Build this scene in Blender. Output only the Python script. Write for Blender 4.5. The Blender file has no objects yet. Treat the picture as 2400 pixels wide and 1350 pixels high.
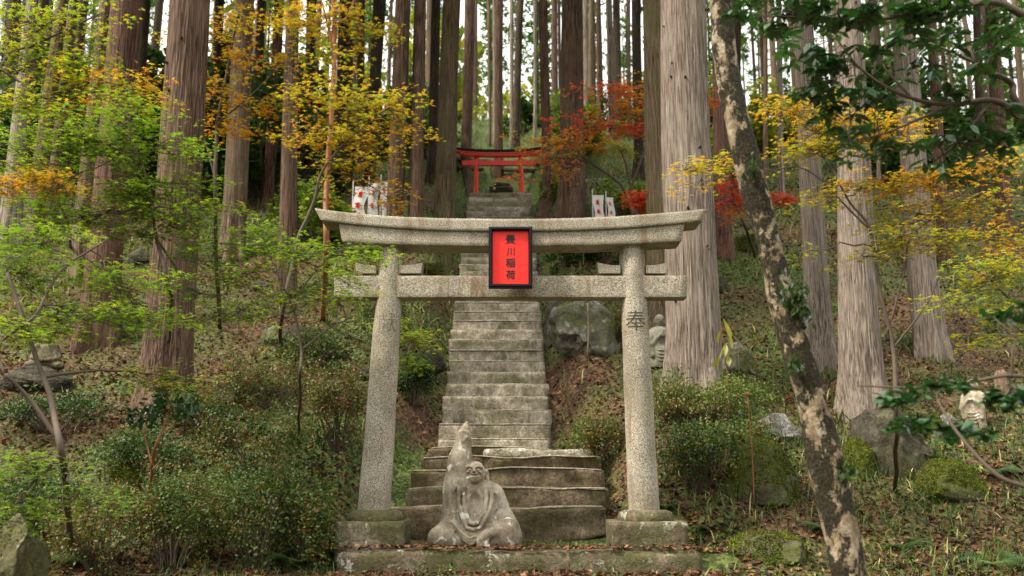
import bpy, math, random
import numpy as np
from mathutils import Vector
R = math.radians
# ---------------------------------------------------------------- camera, sky, sun, exposure
scene = bpy.context.scene
COL = scene.collection
F = 2333.0                       # focal length in photo pixels (2400 wide)
PITCH = R(11.03)
CAM = np.array([0.0, 0.0, .66])
cam = bpy.data.cameras.new("camera"); camo = bpy.data.objects.new("camera", cam); COL.objects.link(camo)
cam.sensor_width = 36; cam.lens = F / 2400 * 36
cam.clip_end = 500; cam.clip_start = 0.05
camo.location = CAM; camo.rotation_euler = (R(90) + PITCH, 0, 0)
cam.dof.use_dof = True; cam.dof.focus_distance = 10.0; cam.dof.aperture_fstop = 1.8
scene.camera = camo

world = bpy.data.worlds.new("World"); scene.world = world; world.use_nodes = True
wn = world.node_tree; wn.nodes.clear()
SUN_EL, SUN_AZ = R(50), R(246)    # azimuth from +Y towards +X
sky = wn.nodes.new('ShaderNodeTexSky'); sky.sky_type = 'NISHITA'; sky.sun_disc = False
sky.sun_elevation = SUN_EL; sky.sun_rotation = SUN_AZ; sky.air_density = 1.0; sky.dust_density = 3.0
bg = wn.nodes.new('ShaderNodeBackground'); out = wn.nodes.new('ShaderNodeOutputWorld')
tc = wn.nodes.new('ShaderNodeTexCoord'); nz = wn.nodes.new('ShaderNodeTexNoise'); nz.inputs['Scale'].default_value = 2.2
nz.inputs['Detail'].default_value = 5
cr = wn.nodes.new('ShaderNodeValToRGB'); cr.color_ramp.elements[0].position = .3; cr.color_ramp.elements[1].position = .6
cr.color_ramp.elements[0].color = (.72,)*3 + (1,); cr.color_ramp.elements[1].color = (1, 1, 1, 1)
mx = wn.nodes.new('ShaderNodeMixRGB'); mx.inputs[2].default_value = (9.3, 9.2, 8.7, 1)   # thin bright overcast
wn.links.new(tc.outputs['Generated'], nz.inputs['Vector']); wn.links.new(nz.outputs['Fac'], cr.inputs[0])
wn.links.new(cr.outputs[0], mx.inputs[0]); wn.links.new(sky.outputs[0], mx.inputs[1])
sz = wn.nodes.new('ShaderNodeSeparateXYZ'); gr = wn.nodes.new('ShaderNodeValToRGB'); m2 = wn.nodes.new('ShaderNodeMixRGB'); m2.blend_type = 'MULTIPLY'; m2.inputs[0].default_value = 1
wn.links.new(tc.outputs['Generated'], sz.inputs[0]); wn.links.new(sz.outputs[2], gr.inputs[0])          # overcast: brighter towards the zenith; low sky darkened to stand for unbuilt trees
e = gr.color_ramp.elements; e[0].position = .02; e[0].color = (.05, .05, .05, 1); e[1].position = 1; e[1].color = (2.5, 2.5, 2.5, 1)
e.new(.18).color = (.20, .20, .20, 1); e.new(.34).color = (1., 1., 1., 1)
wn.links.new(mx.outputs[0], m2.inputs[1]); wn.links.new(gr.outputs[0], m2.inputs[2]); wn.links.new(m2.outputs[0], bg.inputs[0]); bg.inputs[1].default_value = 0.095
wn.links.new(bg.outputs[0], out.inputs[0])

sl = bpy.data.lights.new("sun", 'SUN'); sl.energy = 3.4; sl.angle = R(10); sl.color = (1, .91, .76)
so = bpy.data.objects.new("sun", sl); COL.objects.link(so); so.location = (0, 0, 30)
sdir = Vector((math.sin(SUN_AZ)*math.cos(SUN_EL), math.cos(SUN_AZ)*math.cos(SUN_EL), math.sin(SUN_EL)))
so.rotation_euler = sdir.to_track_quat('Z', 'Y').to_euler()
vs = scene.view_settings; scene.display_settings.display_device = 'sRGB'
vs.view_transform = 'Standard'; vs.look = 'None'; vs.exposure = 1.0; vs.gamma = 1
scene.cycles.max_bounces = 5; scene.cycles.diffuse_bounces = 3; scene.cycles.glossy_bounces = 2
scene.cycles.transmission_bounces = 3; scene.cycles.transparent_max_bounces = 4

# ---------------------------------------------------------------- geometry helpers
CP, SP = math.cos(PITCH), math.sin(PITCH)
def ray(px, py):
    u, v = (px-1200)/F, (675-py)/F
    return np.array([u, CP - v*SP, SP + v*CP])
def P(px, py, d):                 # the world point seen at photo pixel (px, py) at distance y = d
    r = ray(px, py); return CAM + r*(d/r[1])
def PXM(d, py=675):               # metres per photo pixel at distance d
    return d/ray(1200, py)[1]/F
def smooth(a, b, x):
    t = np.clip((x-a)/(b-a), 0, 1); return t*t*(3-2*t)
def _h(i, j, k, s):
    v = np.sin(i*127.1 + j*311.7 + k*74.7 + s*53.3)*43758.5453
    return v - np.floor(v)
def vnoise(p, s=0):
    p = np.asarray(p, float); i = np.floor(p); f = p-i; u = f*f*(3-2*f)
    r = 0
    for dx in (0, 1):
        for dy in (0, 1):
            for dz in (0, 1):
                w = (u[..., 0] if dx else 1-u[..., 0])*(u[..., 1] if dy else 1-u[..., 1])*(u[..., 2] if dz else 1-u[..., 2])
                r = r + w*_h(i[..., 0]+dx, i[..., 1]+dy, i[..., 2]+dz, s)
    return r*2-1
def fbm(p, s=0, o=3):
    p = np.asarray(p, float); r = 0; a = 1; t = 0
    for k in range(o):
        r = r + a*vnoise(p*(2.03**k), s+k*7); t += a; a *= .5
    return r/t
def fbm2(x, y, sc, s=0, o=3):
    x, y = np.broadcast_arrays(np.asarray(x, float), np.asarray(y, float))
    return fbm(np.stack([x*sc, y*sc, np.zeros_like(x)+.37], -1), s, o)

ORG = {}
def tag(o, label=None, cat=None, group=None, kind=None):
    if label: o['label'] = label
    if cat: o['category'] = cat
    if group: o['group'] = group
    if kind: o['kind'] = kind
    return o
def thing(name, loc, label, cat, group=None):
    o = bpy.data.objects.new(name, None); COL.objects.link(o); o.location = [float(v) for v in loc]; o.empty_display_size = .2
    ORG[o.name] = np.array(loc, float); return tag(o, label, cat, group)
def mesh_np(name, V, Fc, mat, smooth_=False, attr=None):
    V = np.asarray(V, np.float32).reshape(-1, 3)
    me = bpy.data.meshes.new(name)
    groups = Fc if isinstance(Fc, list) else [Fc]
    groups = [np.asarray(g, np.int32) for g in groups if len(g)]
    nl = sum(g.size for g in groups); nf = sum(len(g) for g in groups)
    me.vertices.add(len(V)); me.vertices.foreach_set('co', V.ravel())
    me.loops.add(nl); me.loops.foreach_set('vertex_index', np.concatenate([g.ravel() for g in groups]))
    me.polygons.add(nf)
    tot = np.concatenate([np.full(len(g), g.shape[1], np.int32) for g in groups])
    st = np.concatenate([[0], np.cumsum(tot)[:-1]]).astype(np.int32)
    me.polygons.foreach_set('loop_start', st); me.polygons.foreach_set('loop_total', tot)
    me.polygons.foreach_set('use_smooth', np.full(nf, bool(smooth_)))
    if attr is not None:
        a = me.attributes.new('tint', 'FLOAT', 'FACE'); a.data.foreach_set('value', np.asarray(attr, np.float32))
    me.update(calc_edges=True); me.validate()
    if mat: me.materials.append(mat)
    return me
def obj(name, V, Fc, mat, parent=None, loc=None, smooth_=False, attr=None):
    """link a mesh given in WORLD coordinates; parts share the origin of their thing"""
    V = np.asarray(V, float).reshape(-1, 3)
    if parent is not None: org = ORG[parent.name]
    elif loc is not None: org = np.asarray(loc, float)
    else: org = np.zeros(3)
    o = bpy.data.objects.new(name, mesh_np(name, V-org, Fc, mat, smooth_, attr)); COL.objects.link(o)
    ORG[o.name] = org
    if parent is not None: o.parent = parent
    else: o.location = [float(v) for v in org]
    return o
class Acc:                        # accumulates geometry for ONE mesh
    def __init__(s): s.V = []; s.G = {}; s.n = 0
    def add(s, V, Fc):
        V = np.asarray(V, float).reshape(-1, 3)
        for g in (Fc if isinstance(Fc, list) else [Fc]):
            g = np.asarray(g)
            if len(g): s.G.setdefault(g.shape[1], []).append(g+s.n)
        s.V.append(V); s.n += len(V)
    def out(s): return np.concatenate(s.V), [np.concatenate(g) for g in s.G.values()]
    def obj(s, name, mat, parent=None, loc=None, smooth_=False):
        V, G = s.out(); return obj(name, V, G, mat, parent, loc, smooth_)
def grid_faces(n, m, wrap=False):
    a = np.arange(n*m).reshape(n, m)
    if wrap: a = np.concatenate([a, a[:, :1]], 1)
    return np.stack([a[:-1, :-1], a[:-1, 1:], a[1:, 1:], a[1:, :-1]], -1).reshape(-1, 4)
def boxgrid(nx, ny, nz, warp=None):
    """surface of a subdivided box in [0,1]^3 with near-edge rows"""
    def ax(n): return np.unique(np.concatenate([[0, .0001, 1, .9999], np.linspace(0, 1, n+1)]))[[0]+list(range(2, n+1))+[n+2]] if 0 else np.linspace(0, 1, n+1)
    X, Y, Z = ax(nx), ax(ny), ax(nz); K = {}
    Vs = []; Fs = []; off = 0
    def face(A, B, mk, flip):
        nonlocal off
        a, b = np.meshgrid(A, B, indexing='ij'); V = mk(a, b).reshape(-1, 3); f = grid_faces(len(A), len(B))+off
        Fs.append(f[:, ::-1] if flip else f); Vs.append(V); off += len(V)
    for c, fl in ((0., False), (1., True)):
        face(X, Y, lambda a, b: np.stack([a, b, a*0+c], -1), fl == True)
        face(X, Z, lambda a, b: np.stack([a, a*0+c, b], -1), fl == False)
        face(Y, Z, lambda a, b: np.stack([a*0+c, a, b], -1), fl == True)
    V = np.concatenate(Vs); Fc = np.concatenate(Fs)
    q, inv = np.unique(np.round(V*4096).astype(int), axis=0, return_inverse=True)
    inv = inv.reshape(-1)
    return q/4096.0, inv[Fc][:, ::-1]
def rough_box(x0, x1, y0, y1, z0, z1, bevel=.012, amp=.006, sc=9, seed=0, res=.09, warp=None, amp2=0):
    L = np.array([x1-x0, y1-y0, z1-z0]); n = [int(np.clip(round(l/res), 2, 60)) for l in L]
    U, Fc = boxgrid(*n)
    V = np.array([x0, y0, z0]) + U*L
    # pull the first rows to the bevel distance, then round
    c = np.array([(x0+x1)/2, (y0+y1)/2, (z0+z1)/2]); h = L/2
    d = V-c; inner = np.clip(d, -(h-bevel), h-bevel); e = d-inner
    ln = np.linalg.norm(e, axis=1, keepdims=True); e = np.where(ln > 1e-9, e/np.maximum(ln, 1e-9)*bevel, 0)
    V = c+inner+e
    nn = np.stack([fbm(V*sc, seed+k*11, 3) for k in range(3)], -1)
    V = V + nn*amp
    if amp2: V = V + np.stack([vnoise(V*2.2, seed+k*5+90) for k in range(3)], -1)*amp2
    if warp: V = warp(V, U)
    return V, Fc
def tube(pts, rad, n=6, cap=True, noise=0, sc=8, seed=0):
    pts = np.asarray(pts, float); m = len(pts); rad = np.broadcast_to(np.asarray(rad, float), (m,))
    T = np.gradient(pts, axis=0); T /= np.maximum(np.linalg.norm(T, axis=1, keepdims=True), 1e-9)
    ref = np.array([0, 0, 1.]) if abs(T[0][2]) < .8 else np.array([1., 0, 0])
    a = np.cross(T, ref); bad = np.linalg.norm(a, axis=1) < .15
    a[bad] = np.cross(T[bad], np.array([.3, 1., .1])); a /= np.linalg.norm(a, axis=1, keepdims=True)
    for i in range(1, m):
        v = a[i-1] - T[i]*np.dot(a[i-1], T[i]); l = np.linalg.norm(v)
        if l > .05: a[i] = v/l
    b = np.cross(T, a); th = np.linspace(0, 2*np.pi, n, endpoint=False)
    dirs = a[:, None]*np.cos(th)[None, :, None] + b[:, None]*np.sin(th)[None, :, None]
    r = rad[:, None]*np.ones((1, n))
    V = pts[:, None] + dirs*r[..., None]
    if noise: V = V + dirs*(fbm(V*sc, seed, 3)*noise)[..., None]
    V = V.reshape(-1, 3); G = [grid_faces(m, n, True)]
    if cap:
        k = len(V); V = np.concatenate([V, pts[[0, -1]]])
        i = np.arange(n); j = (i+1) % n
        G.append(np.concatenate([np.stack([np.full(n, k), j, i], -1), np.stack([np.full(n, k+1), (m-1)*n+i, (m-1)*n+j], -1)]))
    return V, G
def spline(pts, n):
    pts = np.asarray(pts, float)
    if len(pts) < 3: t = np.linspace(0, 1, n)[:, None]; return pts[0]*(1-t)+pts[-1]*t
    q = np.concatenate([[2*pts[0]-pts[1]], pts, [2*pts[-1]-pts[-2]]]); out_ = []
    T = np.linspace(0, len(pts)-1, n)
    for t in T:
        i = min(int(t), len(pts)-2); f = t-i; a, b, c, d = q[i:i+4]
        out_.append(.5*((2*b)+(c-a)*f+(2*a-5*b+4*c-d)*f*f+(-a+3*b-3*c+d)*f**3))
    return np.array(out_)
def lathe(prof, n=40, cx=0, cy=0, noise=0, sc=9, seed=0):
    prof = np.asarray(prof, float); th = np.linspace(0, 2*np.pi, n, endpoint=False)
    V = np.stack([cx+prof[:, 0:1]*np.cos(th), cy+prof[:, 0:1]*np.sin(th), prof[:, 1:2]+0*th], -1)
    if noise:
        nn = fbm(V*sc, seed, 3)*noise; V[..., 0] += nn*np.cos(th); V[..., 1] += nn*np.sin(th)
    return V.reshape(-1, 3), grid_faces(len(prof), n, True)
def extr(poly, y0, y1):            # polygon in xz extruded along y
    poly = np.asarray(poly, float); n = len(poly)
    V = np.concatenate([np.stack([poly[:, 0], np.full(n, y), poly[:, 1]], -1) for y in (y0, y1)])
    i = np.arange(n); j = (i+1) % n
    return V, [np.stack([i, i+n, j+n, j], -1), np.array([i]), np.array([i[::-1]+n])]

# ---------------------------------------------------------------- materials
class NT:
    def __init__(s, name):
        s.m = bpy.data.materials.new(name); s.m.use_nodes = True; s.t = s.m.node_tree; s.t.nodes.clear()
        s.o = s.n('OutputMaterial'); s.b = s.n('BsdfPrincipled'); s.l(s.b.outputs[0], s.o.inputs[0]); s.c = s.n('TexCoord')
        s.b.inputs['Specular IOR Level'].default_value = .3; s.b.inputs['Roughness'].default_value = .85
    def n(s, k): return s.t.nodes.new('ShaderNode'+k)
    def l(s, a, b): s.t.links.new(a, b)
    def set(s, inp, v):
        if hasattr(v, 'is_output'): s.l(v, inp)
        else: inp.default_value = v
    def co(s, scale=(1, 1, 1), src='Object'):
        m = s.n('Mapping'); m.inputs['Scale'].default_value = scale; s.l(s.c.outputs[src], m.inputs[0]); return m.outputs[0]
    def wco(s, scale=(1, 1, 1)):
        g = s.n('NewGeometry'); m = s.n('Mapping'); m.inputs['Scale'].default_value = scale; s.l(g.outputs['Position'], m.inputs[0]); return m.outputs[0]
    def noise(s, sc, det=4, rough=.55, v=None, dist=0):
        x = s.n('TexNoise'); x.inputs['Scale'].default_value = sc; x.inputs['Detail'].default_value = det; x.inputs['Roughness'].default_value = rough
        x.inputs['Distortion'].default_value = dist; s.l(v if v is not None else s.c.outputs['Object'], x.inputs['Vector']); return x.outputs['Fac']
    def vor(s, sc, v=None, feat='F1', out_='Distance'):
        x = s.n('TexVoronoi'); x.inputs['Scale'].default_value = sc; x.feature = feat; s.l(v if v is not None else s.c.outputs['Object'], x.inputs['Vector']); return x.outputs[out_]
    def ramp(s, f, stops, interp='LINEAR'):
        x = s.n('ValToRGB'); e = x.color_ramp.elements; x.color_ramp.interpolation = interp
        while len(e) < len(stops): e.new(.5)
        for k, (p, c) in enumerate(stops):
            e[k].position = p; e[k].color = (tuple(c) if not isinstance(c, (int, float)) else (c, c, c)) + (1,)
        s.set(x.inputs[0], f); return x.outputs[0]
    def mix(s, f, a, b, mode='MIX'):
        x = s.n('MixRGB'); x.blend_type = mode
        for i, v in zip(x.inputs, (f, a, b)):
            if isinstance(v, tuple) and len(v) == 3: v = v+(1,)
            s.set(i, v)
        return x.outputs[0]
    def math(s, op, a, b=0.):
        x = s.n('Math'); x.operation = op; s.set(x.inputs[0], a); s.set(x.inputs[1], b); return x.outputs[0]
    def bump(s, h, st=.5, d=.01, nrm=None):
        x = s.n('Bump'); x.inputs['Strength'].default_value = st; x.inputs['Distance'].default_value = d; s.l(h, x.inputs['Height'])
        if nrm is not None: s.l(nrm, x.inputs['Normal'])
        s.l(x.outputs[0], s.b.inputs['Normal']); return x.outputs[0]
    def up(s):                     # upward-facing measure
        g = s.n('NewGeometry'); x = s.n('SeparateXYZ'); s.l(g.outputs['Normal'], x.inputs[0]); return x.outputs[2]
    def col(s, v, rough=None):
        s.set(s.b.inputs['Base Color'], v if hasattr(v, 'is_output') else v+(1,))
        if rough is not None: s.set(s.b.inputs['Roughness'], rough)
        return s.m

def m_granite():
    n = NT('granite')
    base = n.ramp(n.noise(3.0, 5), [(.3, (.30, .265, .21)), (.5, (.41, .375, .31)), (.72, (.49, .46, .395))])
    sp = n.ramp(n.noise(85, 3, .8), [(.38, (.05, .045, .04)), (.46, (.55, .52, .48)), (.55, (.95, .93, .88)), (.64, (1.42, 1.39, 1.32))])
    c = n.mix(1., base, sp, 'MULTIPLY'); c = n.mix(.12, c, base)
    st = n.noise(1, 4, .6, n.co((7, 7, .9)), 1.0)
    c = n.mix(n.math('MULTIPLY', n.ramp(st, [(.50, 0), (.66, .85)]), n.ramp(n.noise(.9, 3), [(.44, .1), (.6, 1)])), c, (.17, .10, .048))
    c = n.mix(n.ramp(n.noise(1, 6, .7, n.co((2.6, 2.6, 1.1)), .6), [(.47, 0), (.60, .6)]), c, n.mix(.5, c, (.16, .135, .085)))
    ms = n.math('MULTIPLY', n.ramp(n.noise(4, 5, .65), [(.52, 0), (.64, .7)]), n.ramp(n.up(), [(.1, .25), (.8, 1.)]))
    c = n.mix(ms, c, (.13, .12, .035))
    n.bump(n.noise(120, 3), .45, .006, n.bump(n.noise(9, 4), .3, .02)); return n.col(c, .9)
def m_stone(name, cols, moss=.4, mosscol=(.10, .105, .02), lich=.3, sc=4, spk=.35, mlo=.45, lichcol=(.5, .49, .43), edge=False, bst=.7):
    n = NT(name); w = n.wco()
    c = n.ramp(n.noise(sc, 8, .72, w), [(.36, cols[0]), (.5, cols[1]), (.62, cols[2])])
    c = n.mix(spk, c, n.ramp(n.noise(60, 4, .7, w), [(.35, .25), (.5, .8), (.68, 1.5)]), 'MULTIPLY')
    c = n.mix(n.ramp(n.noise(sc*2.2, 6, .6, w, .4), [(.60, 0), (.63, lich)]), c, lichcol)
    c = n.mix(min(.55, bst*1.1), c, n.ramp(n.noise(1, 5, .7, n.wco((22, 22, 9))), [(.38, .35), (.52, .95), (.66, 1.3)]), 'MULTIPLY')
    f = n.math('MULTIPLY', n.ramp(n.noise(sc*.55, 7, .7, w), [(mlo, 0), (mlo+.14, 1)]), moss)
    mc = n.ramp(n.noise(45, 4, .7, w), [(.3, tuple(v*.45 for v in mosscol)), (.6, mosscol), (.75, tuple(v*1.7 for v in mosscol))])
    c = n.mix(f, c, mc)
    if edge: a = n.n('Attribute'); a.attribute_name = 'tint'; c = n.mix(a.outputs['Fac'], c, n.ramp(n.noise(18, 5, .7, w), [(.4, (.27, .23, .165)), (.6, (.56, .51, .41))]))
    n.bump(n.noise(50, 5, .7, w), bst, .015, n.bump(n.noise(11, 5, .6, w), bst, .04)); return n.col(c, .92)
def m_bark(name, c0, c1, c2, moss=0., sc=62, deep=.035):
    n = NT(name); v = n.co((1, 1, .035))
    f = n.noise(sc, 5, .62, v, .5); g = n.noise(sc*.35, 4, .6, v, .3)
    c = n.ramp(f, [(.40, c0), (.5, c1), (.62, c2)])
    c = n.mix(n.ramp(g, [(.4, .35), (.62, 0)]), c, c0)
    c = n.mix(n.ramp(n.noise(1.6, 4), [(.42, 0), (.7, .55)]), c, n.mix(.5, c1, c2))
    c = n.mix(n.math('MULTIPLY', n.ramp(n.noise(3, 5, .7), [(.48, 0), (.62, 1)]), moss), c, (.10, .105, .03))
    n.bump(f, .95, deep*.6, n.bump(g, .8, deep)); return n.col(c, .93)
def m_mossybark():
    n = NT('mossy_bark')
    c = n.ramp(n.noise(9, 6, .65), [(.35, (.13, .09, .055)), (.5, (.25, .19, .12)), (.65, (.42, .36, .26))])
    c = n.mix(n.ramp(n.noise(5.5, 7, .72, n.co((1, 1, .6)), .2), [(.465, 0), (.51, 1)]), c, n.ramp(n.noise(60, 3), [(.35, (.009, .007, .004)), (.7, (.045, .036, .016))]))
    c = n.mix(n.ramp(n.noise(4.1, 4, .5), [(.70, 0), (.72, .8)]), c, (.27, .29, .25))
    n.bump(n.noise(25, 5, .7), .9, .02, n.bump(n.noise(5, 4), .6, .05)); return n.col(c, .95)
def m_leaf(name, stops, trans=.4, rough=.5, spec=.3, var=.5):
    n = NT(name); a = n.n('Attribute'); a.attribute_name = 'tint'
    c = n.ramp(a.outputs['Fac'], stops)
    c = n.mix(var, c, n.ramp(n.noise(14, 2, .5, n.wco()), [(.3, .55), (.7, 1.35)]), 'MULTIPLY')
    n.col(c, rough); n.b.inputs['Specular IOR Level'].default_value = spec
    tr = n.n('BsdfTranslucent'); n.l(n.mix(1., c, (1.5, 1.5, .9), 'MULTIPLY'), tr.inputs[0])
    ms = n.n('MixShader'); ms.inputs[0].default_value = trans
    n.l(n.b.outputs[0], ms.inputs[1]); n.l(tr.outputs[0], ms.inputs[2]); n.l(ms.outputs[0], n.o.inputs[0]); return n.m
def m_plain(name, c, rough=.6, spec=.4, var=.25, sc=12):
    n = NT(name); x = n.ramp(n.noise(sc, 4), [(.3, tuple(v*(1-var) for v in c)), (.7, tuple(min(1, v*(1+var*.5)) for v in c))])
    n.b.inputs['Specular IOR Level'].default_value = spec; n.bump(n.noise(sc*4, 3), .1, .004); return n.col(x, rough)
def m_ground():
    n = NT('forest_floor'); w = n.wco()
    big = n.noise(.55, 6, .6, w); fine = n.noise(24, 5, .75, w); v1 = n.vor(26, w, out_='Color'); v2 = n.vor(34, w, out_='Color')
    lit = n.ramp(n.mix(.5, v1, fine), [(.2, (.014, .009, .006)), (.4, (.045, .024, .013)), (.55, (.10, .052, .026)), (.7, (.16, .10, .05)), (.85, (.06, .065, .022))])
    grn = n.ramp(n.mix(.5, v2, fine), [(.25, (.010, .015, .005)), (.45, (.035, .055, .012)), (.62, (.09, .125, .024)), (.8, (.18, .18, .05))])
    far = n.n('SeparateXYZ'); n.l(n.wco(), far.inputs[0])
    bias = n.ramp(n.math('MULTIPLY', far.outputs[1], .02), [(.3, 0), (.75, .22)])
    k = n.ramp(n.math('ADD', big, bias), [(.42, 0), (.58, 1)])
    c = n.mix(k, lit, grn)
    n.bump(n.mix(.5, fine, n.vor(26, w)), .9, .04); return n.col(c, .95)

M = {}
M['granite'] = m_granite()
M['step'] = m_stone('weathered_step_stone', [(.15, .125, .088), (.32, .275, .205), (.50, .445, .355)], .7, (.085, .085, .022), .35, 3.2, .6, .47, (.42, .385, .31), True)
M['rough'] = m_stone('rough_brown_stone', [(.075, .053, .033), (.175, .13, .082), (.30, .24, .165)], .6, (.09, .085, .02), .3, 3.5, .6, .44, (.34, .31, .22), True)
M['sill'] = m_stone('mossy_sill_stone', [(.07, .052, .034), (.145, .112, .072), (.24, .20, .14)], .75, (.075, .075, .02), .95, 3.5, .45, .42, (.50, .48, .40))
M['slab'] = m_stone('lichen_slab_stone', [(.11, .09, .06), (.3, .27, .2), (.5, .48, .4)], .6, (.14, .15, .03), .95, 7, .4, .47, (.66, .64, .55))
M['statue'] = m_stone('statue_stone', [(.14, .11, .075), (.28, .235, .17), (.42, .37, .29)], .25, (.10, .095, .03), .95, 3.4, .35, .52, (.62, .59, .52), bst=.25)
M['jizo'] = m_stone('pale_statue_stone', [(.17, .15, .11), (.27, .25, .19), (.38, .36, .29)], .3, (.11, .12, .045), .5, 6, .2, .48, bst=.25)
M['rock'] = m_stone('pale_rock', [(.05, .045, .037), (.15, .138, .118), (.33, .315, .29)], .8, (.09, .10, .022), .7, 2.2, .5, .47, (.58, .56, .53))
M['mossrock'] = m_stone('mossy_rock', [(.035, .028, .018), (.075, .06, .04), (.13, .11, .08)], 1., (.075, .09, .016), .15, 3.2, .55, .40)
M['darkrock'] = m_stone('dark_rock', [(.02, .017, .013), (.045, .038, .027), (.09, .08, .055)], .6, (.06, .06, .018), .15, 3, .4, .45)
M['bark_brown'] = m_bark('bark_brown', (.016, .009, .006), (.11, .062, .039), (.24, .155, .105))
M['bark_red'] = m_bark('bark_red', (.028, .013, .009), (.12, .06, .042), (.24, .14, .10))
M['bark_grey'] = m_bark('bark_grey', (.055, .038, .028), (.19, .148, .116), (.33, .285, .24), 0, 75, .02)
M['bark_pale'] = m_bark('bark_pale', (.05, .031, .02), (.17, .112, .072), (.31, .225, .16), .25)
M['bark_dark'] = m_bark('bark_dark', (.014, .009, .006), (.055, .035, .024), (.11, .075, .052), .3)
M['bark_moss'] = m_bark('bark_mossy', (.035, .022, .012), (.13, .088, .05), (.25, .19, .12), .6)
M['bark_white'] = m_bark('bark_white', (.10, .07, .052), (.29, .225, .18), (.50, .44, .38))
M['mossybark'] = m_mossybark()
M['twig'] = m_plain('twig_bark', (.085, .06, .042), .8)
M['twigpale'] = m_plain('pale_twig_bark', (.24, .20, .14), .8, .3, .5)
M['orangebark'] = m_plain('smooth_orange_bark', (.36, .15, .07), .6, .3, .5, 6)
M['maple'] = m_leaf('maple_leaf', [(0, (.065, .15, .014)), (.18, (.15, .235, .018)), (.36, (.29, .29, .025)), (.5, (.44, .265, .03)), (.66, (.47, .19, .025)), (.82, (.46, .12, .03)), (1, (.56, .05, .045))], .45, .5, .3)
M['evergreen'] = m_leaf('evergreen_leaf', [(0, (.010, .035, .012)), (.5, (.025, .085, .022)), (.85, (.06, .15, .03)), (1, (.25, .09, .03))], .18, .3, .6)
M['cedarleaf'] = m_leaf('cedar_foliage', [(0, (.02, .05, .012)), (.5, (.06, .13, .022)), (1, (.18, .28, .05))], .5, .7, .1)
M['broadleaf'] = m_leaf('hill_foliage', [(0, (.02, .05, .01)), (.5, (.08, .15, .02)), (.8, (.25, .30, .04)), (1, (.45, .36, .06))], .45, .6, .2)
M['azalea'] = m_leaf('azalea_leaf', [(0, (.012, .035, .010)), (.35, (.04, .085, .015)), (.6, (.11, .15, .025)), (.8, (.19, .10, .035)), (1, (.17, .035, .022))], .25, .5, .35)
M['litter'] = m_leaf('fallen_leaf', [(0, (.022, .012, .008)), (.35, (.085, .038, .020)), (.6, (.19, .082, .038)), (.8, (.29, .17, .085)), (.92, (.32, .26, .09)), (1, (.32, .05, .03))], .15, .7, .25)
M['cover'] = m_leaf('ground_leaf', [(0, (.012, .034, .012)), (.4, (.045, .085, .018)), (.7, (.13, .16, .028)), (.9, (.30, .28, .06)), (1, (.34, .20, .06))], .3, .5, .35)
M['mossleaf'] = m_leaf('moss', [(0, (.02, .035, .006)), (.5, (.085, .105, .014)), (1, (.22, .24, .03))], .2, .9, .05)
M['grass'] = m_leaf('grass_blade', [(0, (.014, .040, .011)), (.4, (.05, .095, .022)), (.75, (.19, .21, .05)), (1, (.48, .40, .20))], .3, .55, .3)
M['ground'] = m_ground()
M['red'] = m_plain('vermilion_paint', (.95, .045, .018), .35, .5, .12)
M['redpanel'] = m_plain('red_panel', (.88, .022, .012), .45, .4, .05)
M['black'] = m_plain('black_paint', (.006, .006, .008), .5, .2, .3)
M['ink'] = m_plain('black_lettering', (.012, .008, .008), .5)
M['engrave'] = m_plain('dark_engraving', (.075, .065, .05), .95, .1, .4, 40)
M['engrave_worn'] = m_plain('worn_engraving', (.19, .16, .12), .95, .1, .4, 40)
M['cloth'] = m_plain('white_banner_cloth', (.80, .78, .76), .9, .1, .08)
M['redink'] = m_plain('red_banner_print', (.75, .04, .03), .9, .1, .1)
M['wood'] = m_plain('grey_wood', (.16, .11, .07), .8, .2, .4)
M['pod'] = m_plain('dry_brown_stalk', (.27, .10, .05), .8, .2, .4)
M['brass'] = m_plain('yellow_fruit', (.75, .5, .05), .5)
M['white'] = m_plain('white_ceramic', (.75, .75, .72), .4)
# ---------------------------------------------------------------- terrain
def cxs(y): return np.interp(y, [9, 13, 23.5, 30], [-.13, -.21, -.31, -.4])       # centre line of the stairs
def halfw(y): return np.interp(y, [9.9, 10.9, 12.4, 13, 13.3, 28], [2.0, 1.35, 1.25, .85, .78, .8])
YS = [-60, 0, 6.5, 9.0, 9.75, 10.3, 11.0, 12, 13, 14, 23, 26, 34, 45, 52, 62, 90, 200]
ZS = [-3, -.75, -.50, -.28, -.04, .08, .55, 1.15, 1.62, 2.2, 7.55, 8.9, 12.6, 17.6, 18.9, 19.6, 17, 5]
YC = [-60, 0, 6.5, 9.0, 9.6, 9.75, 10.65, 11.0, 13, 23.2, 23.6, 27.0, 28, 34, 45, 52, 62, 90, 200]
ZC = [-3, -.75, -.50, -.35, -.28, -.02, -.02, .10, .95, 7.20, 7.28, 7.32, 8.0, 12.2, 17.6, 18.9, 19.6, 17, 5]
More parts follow.
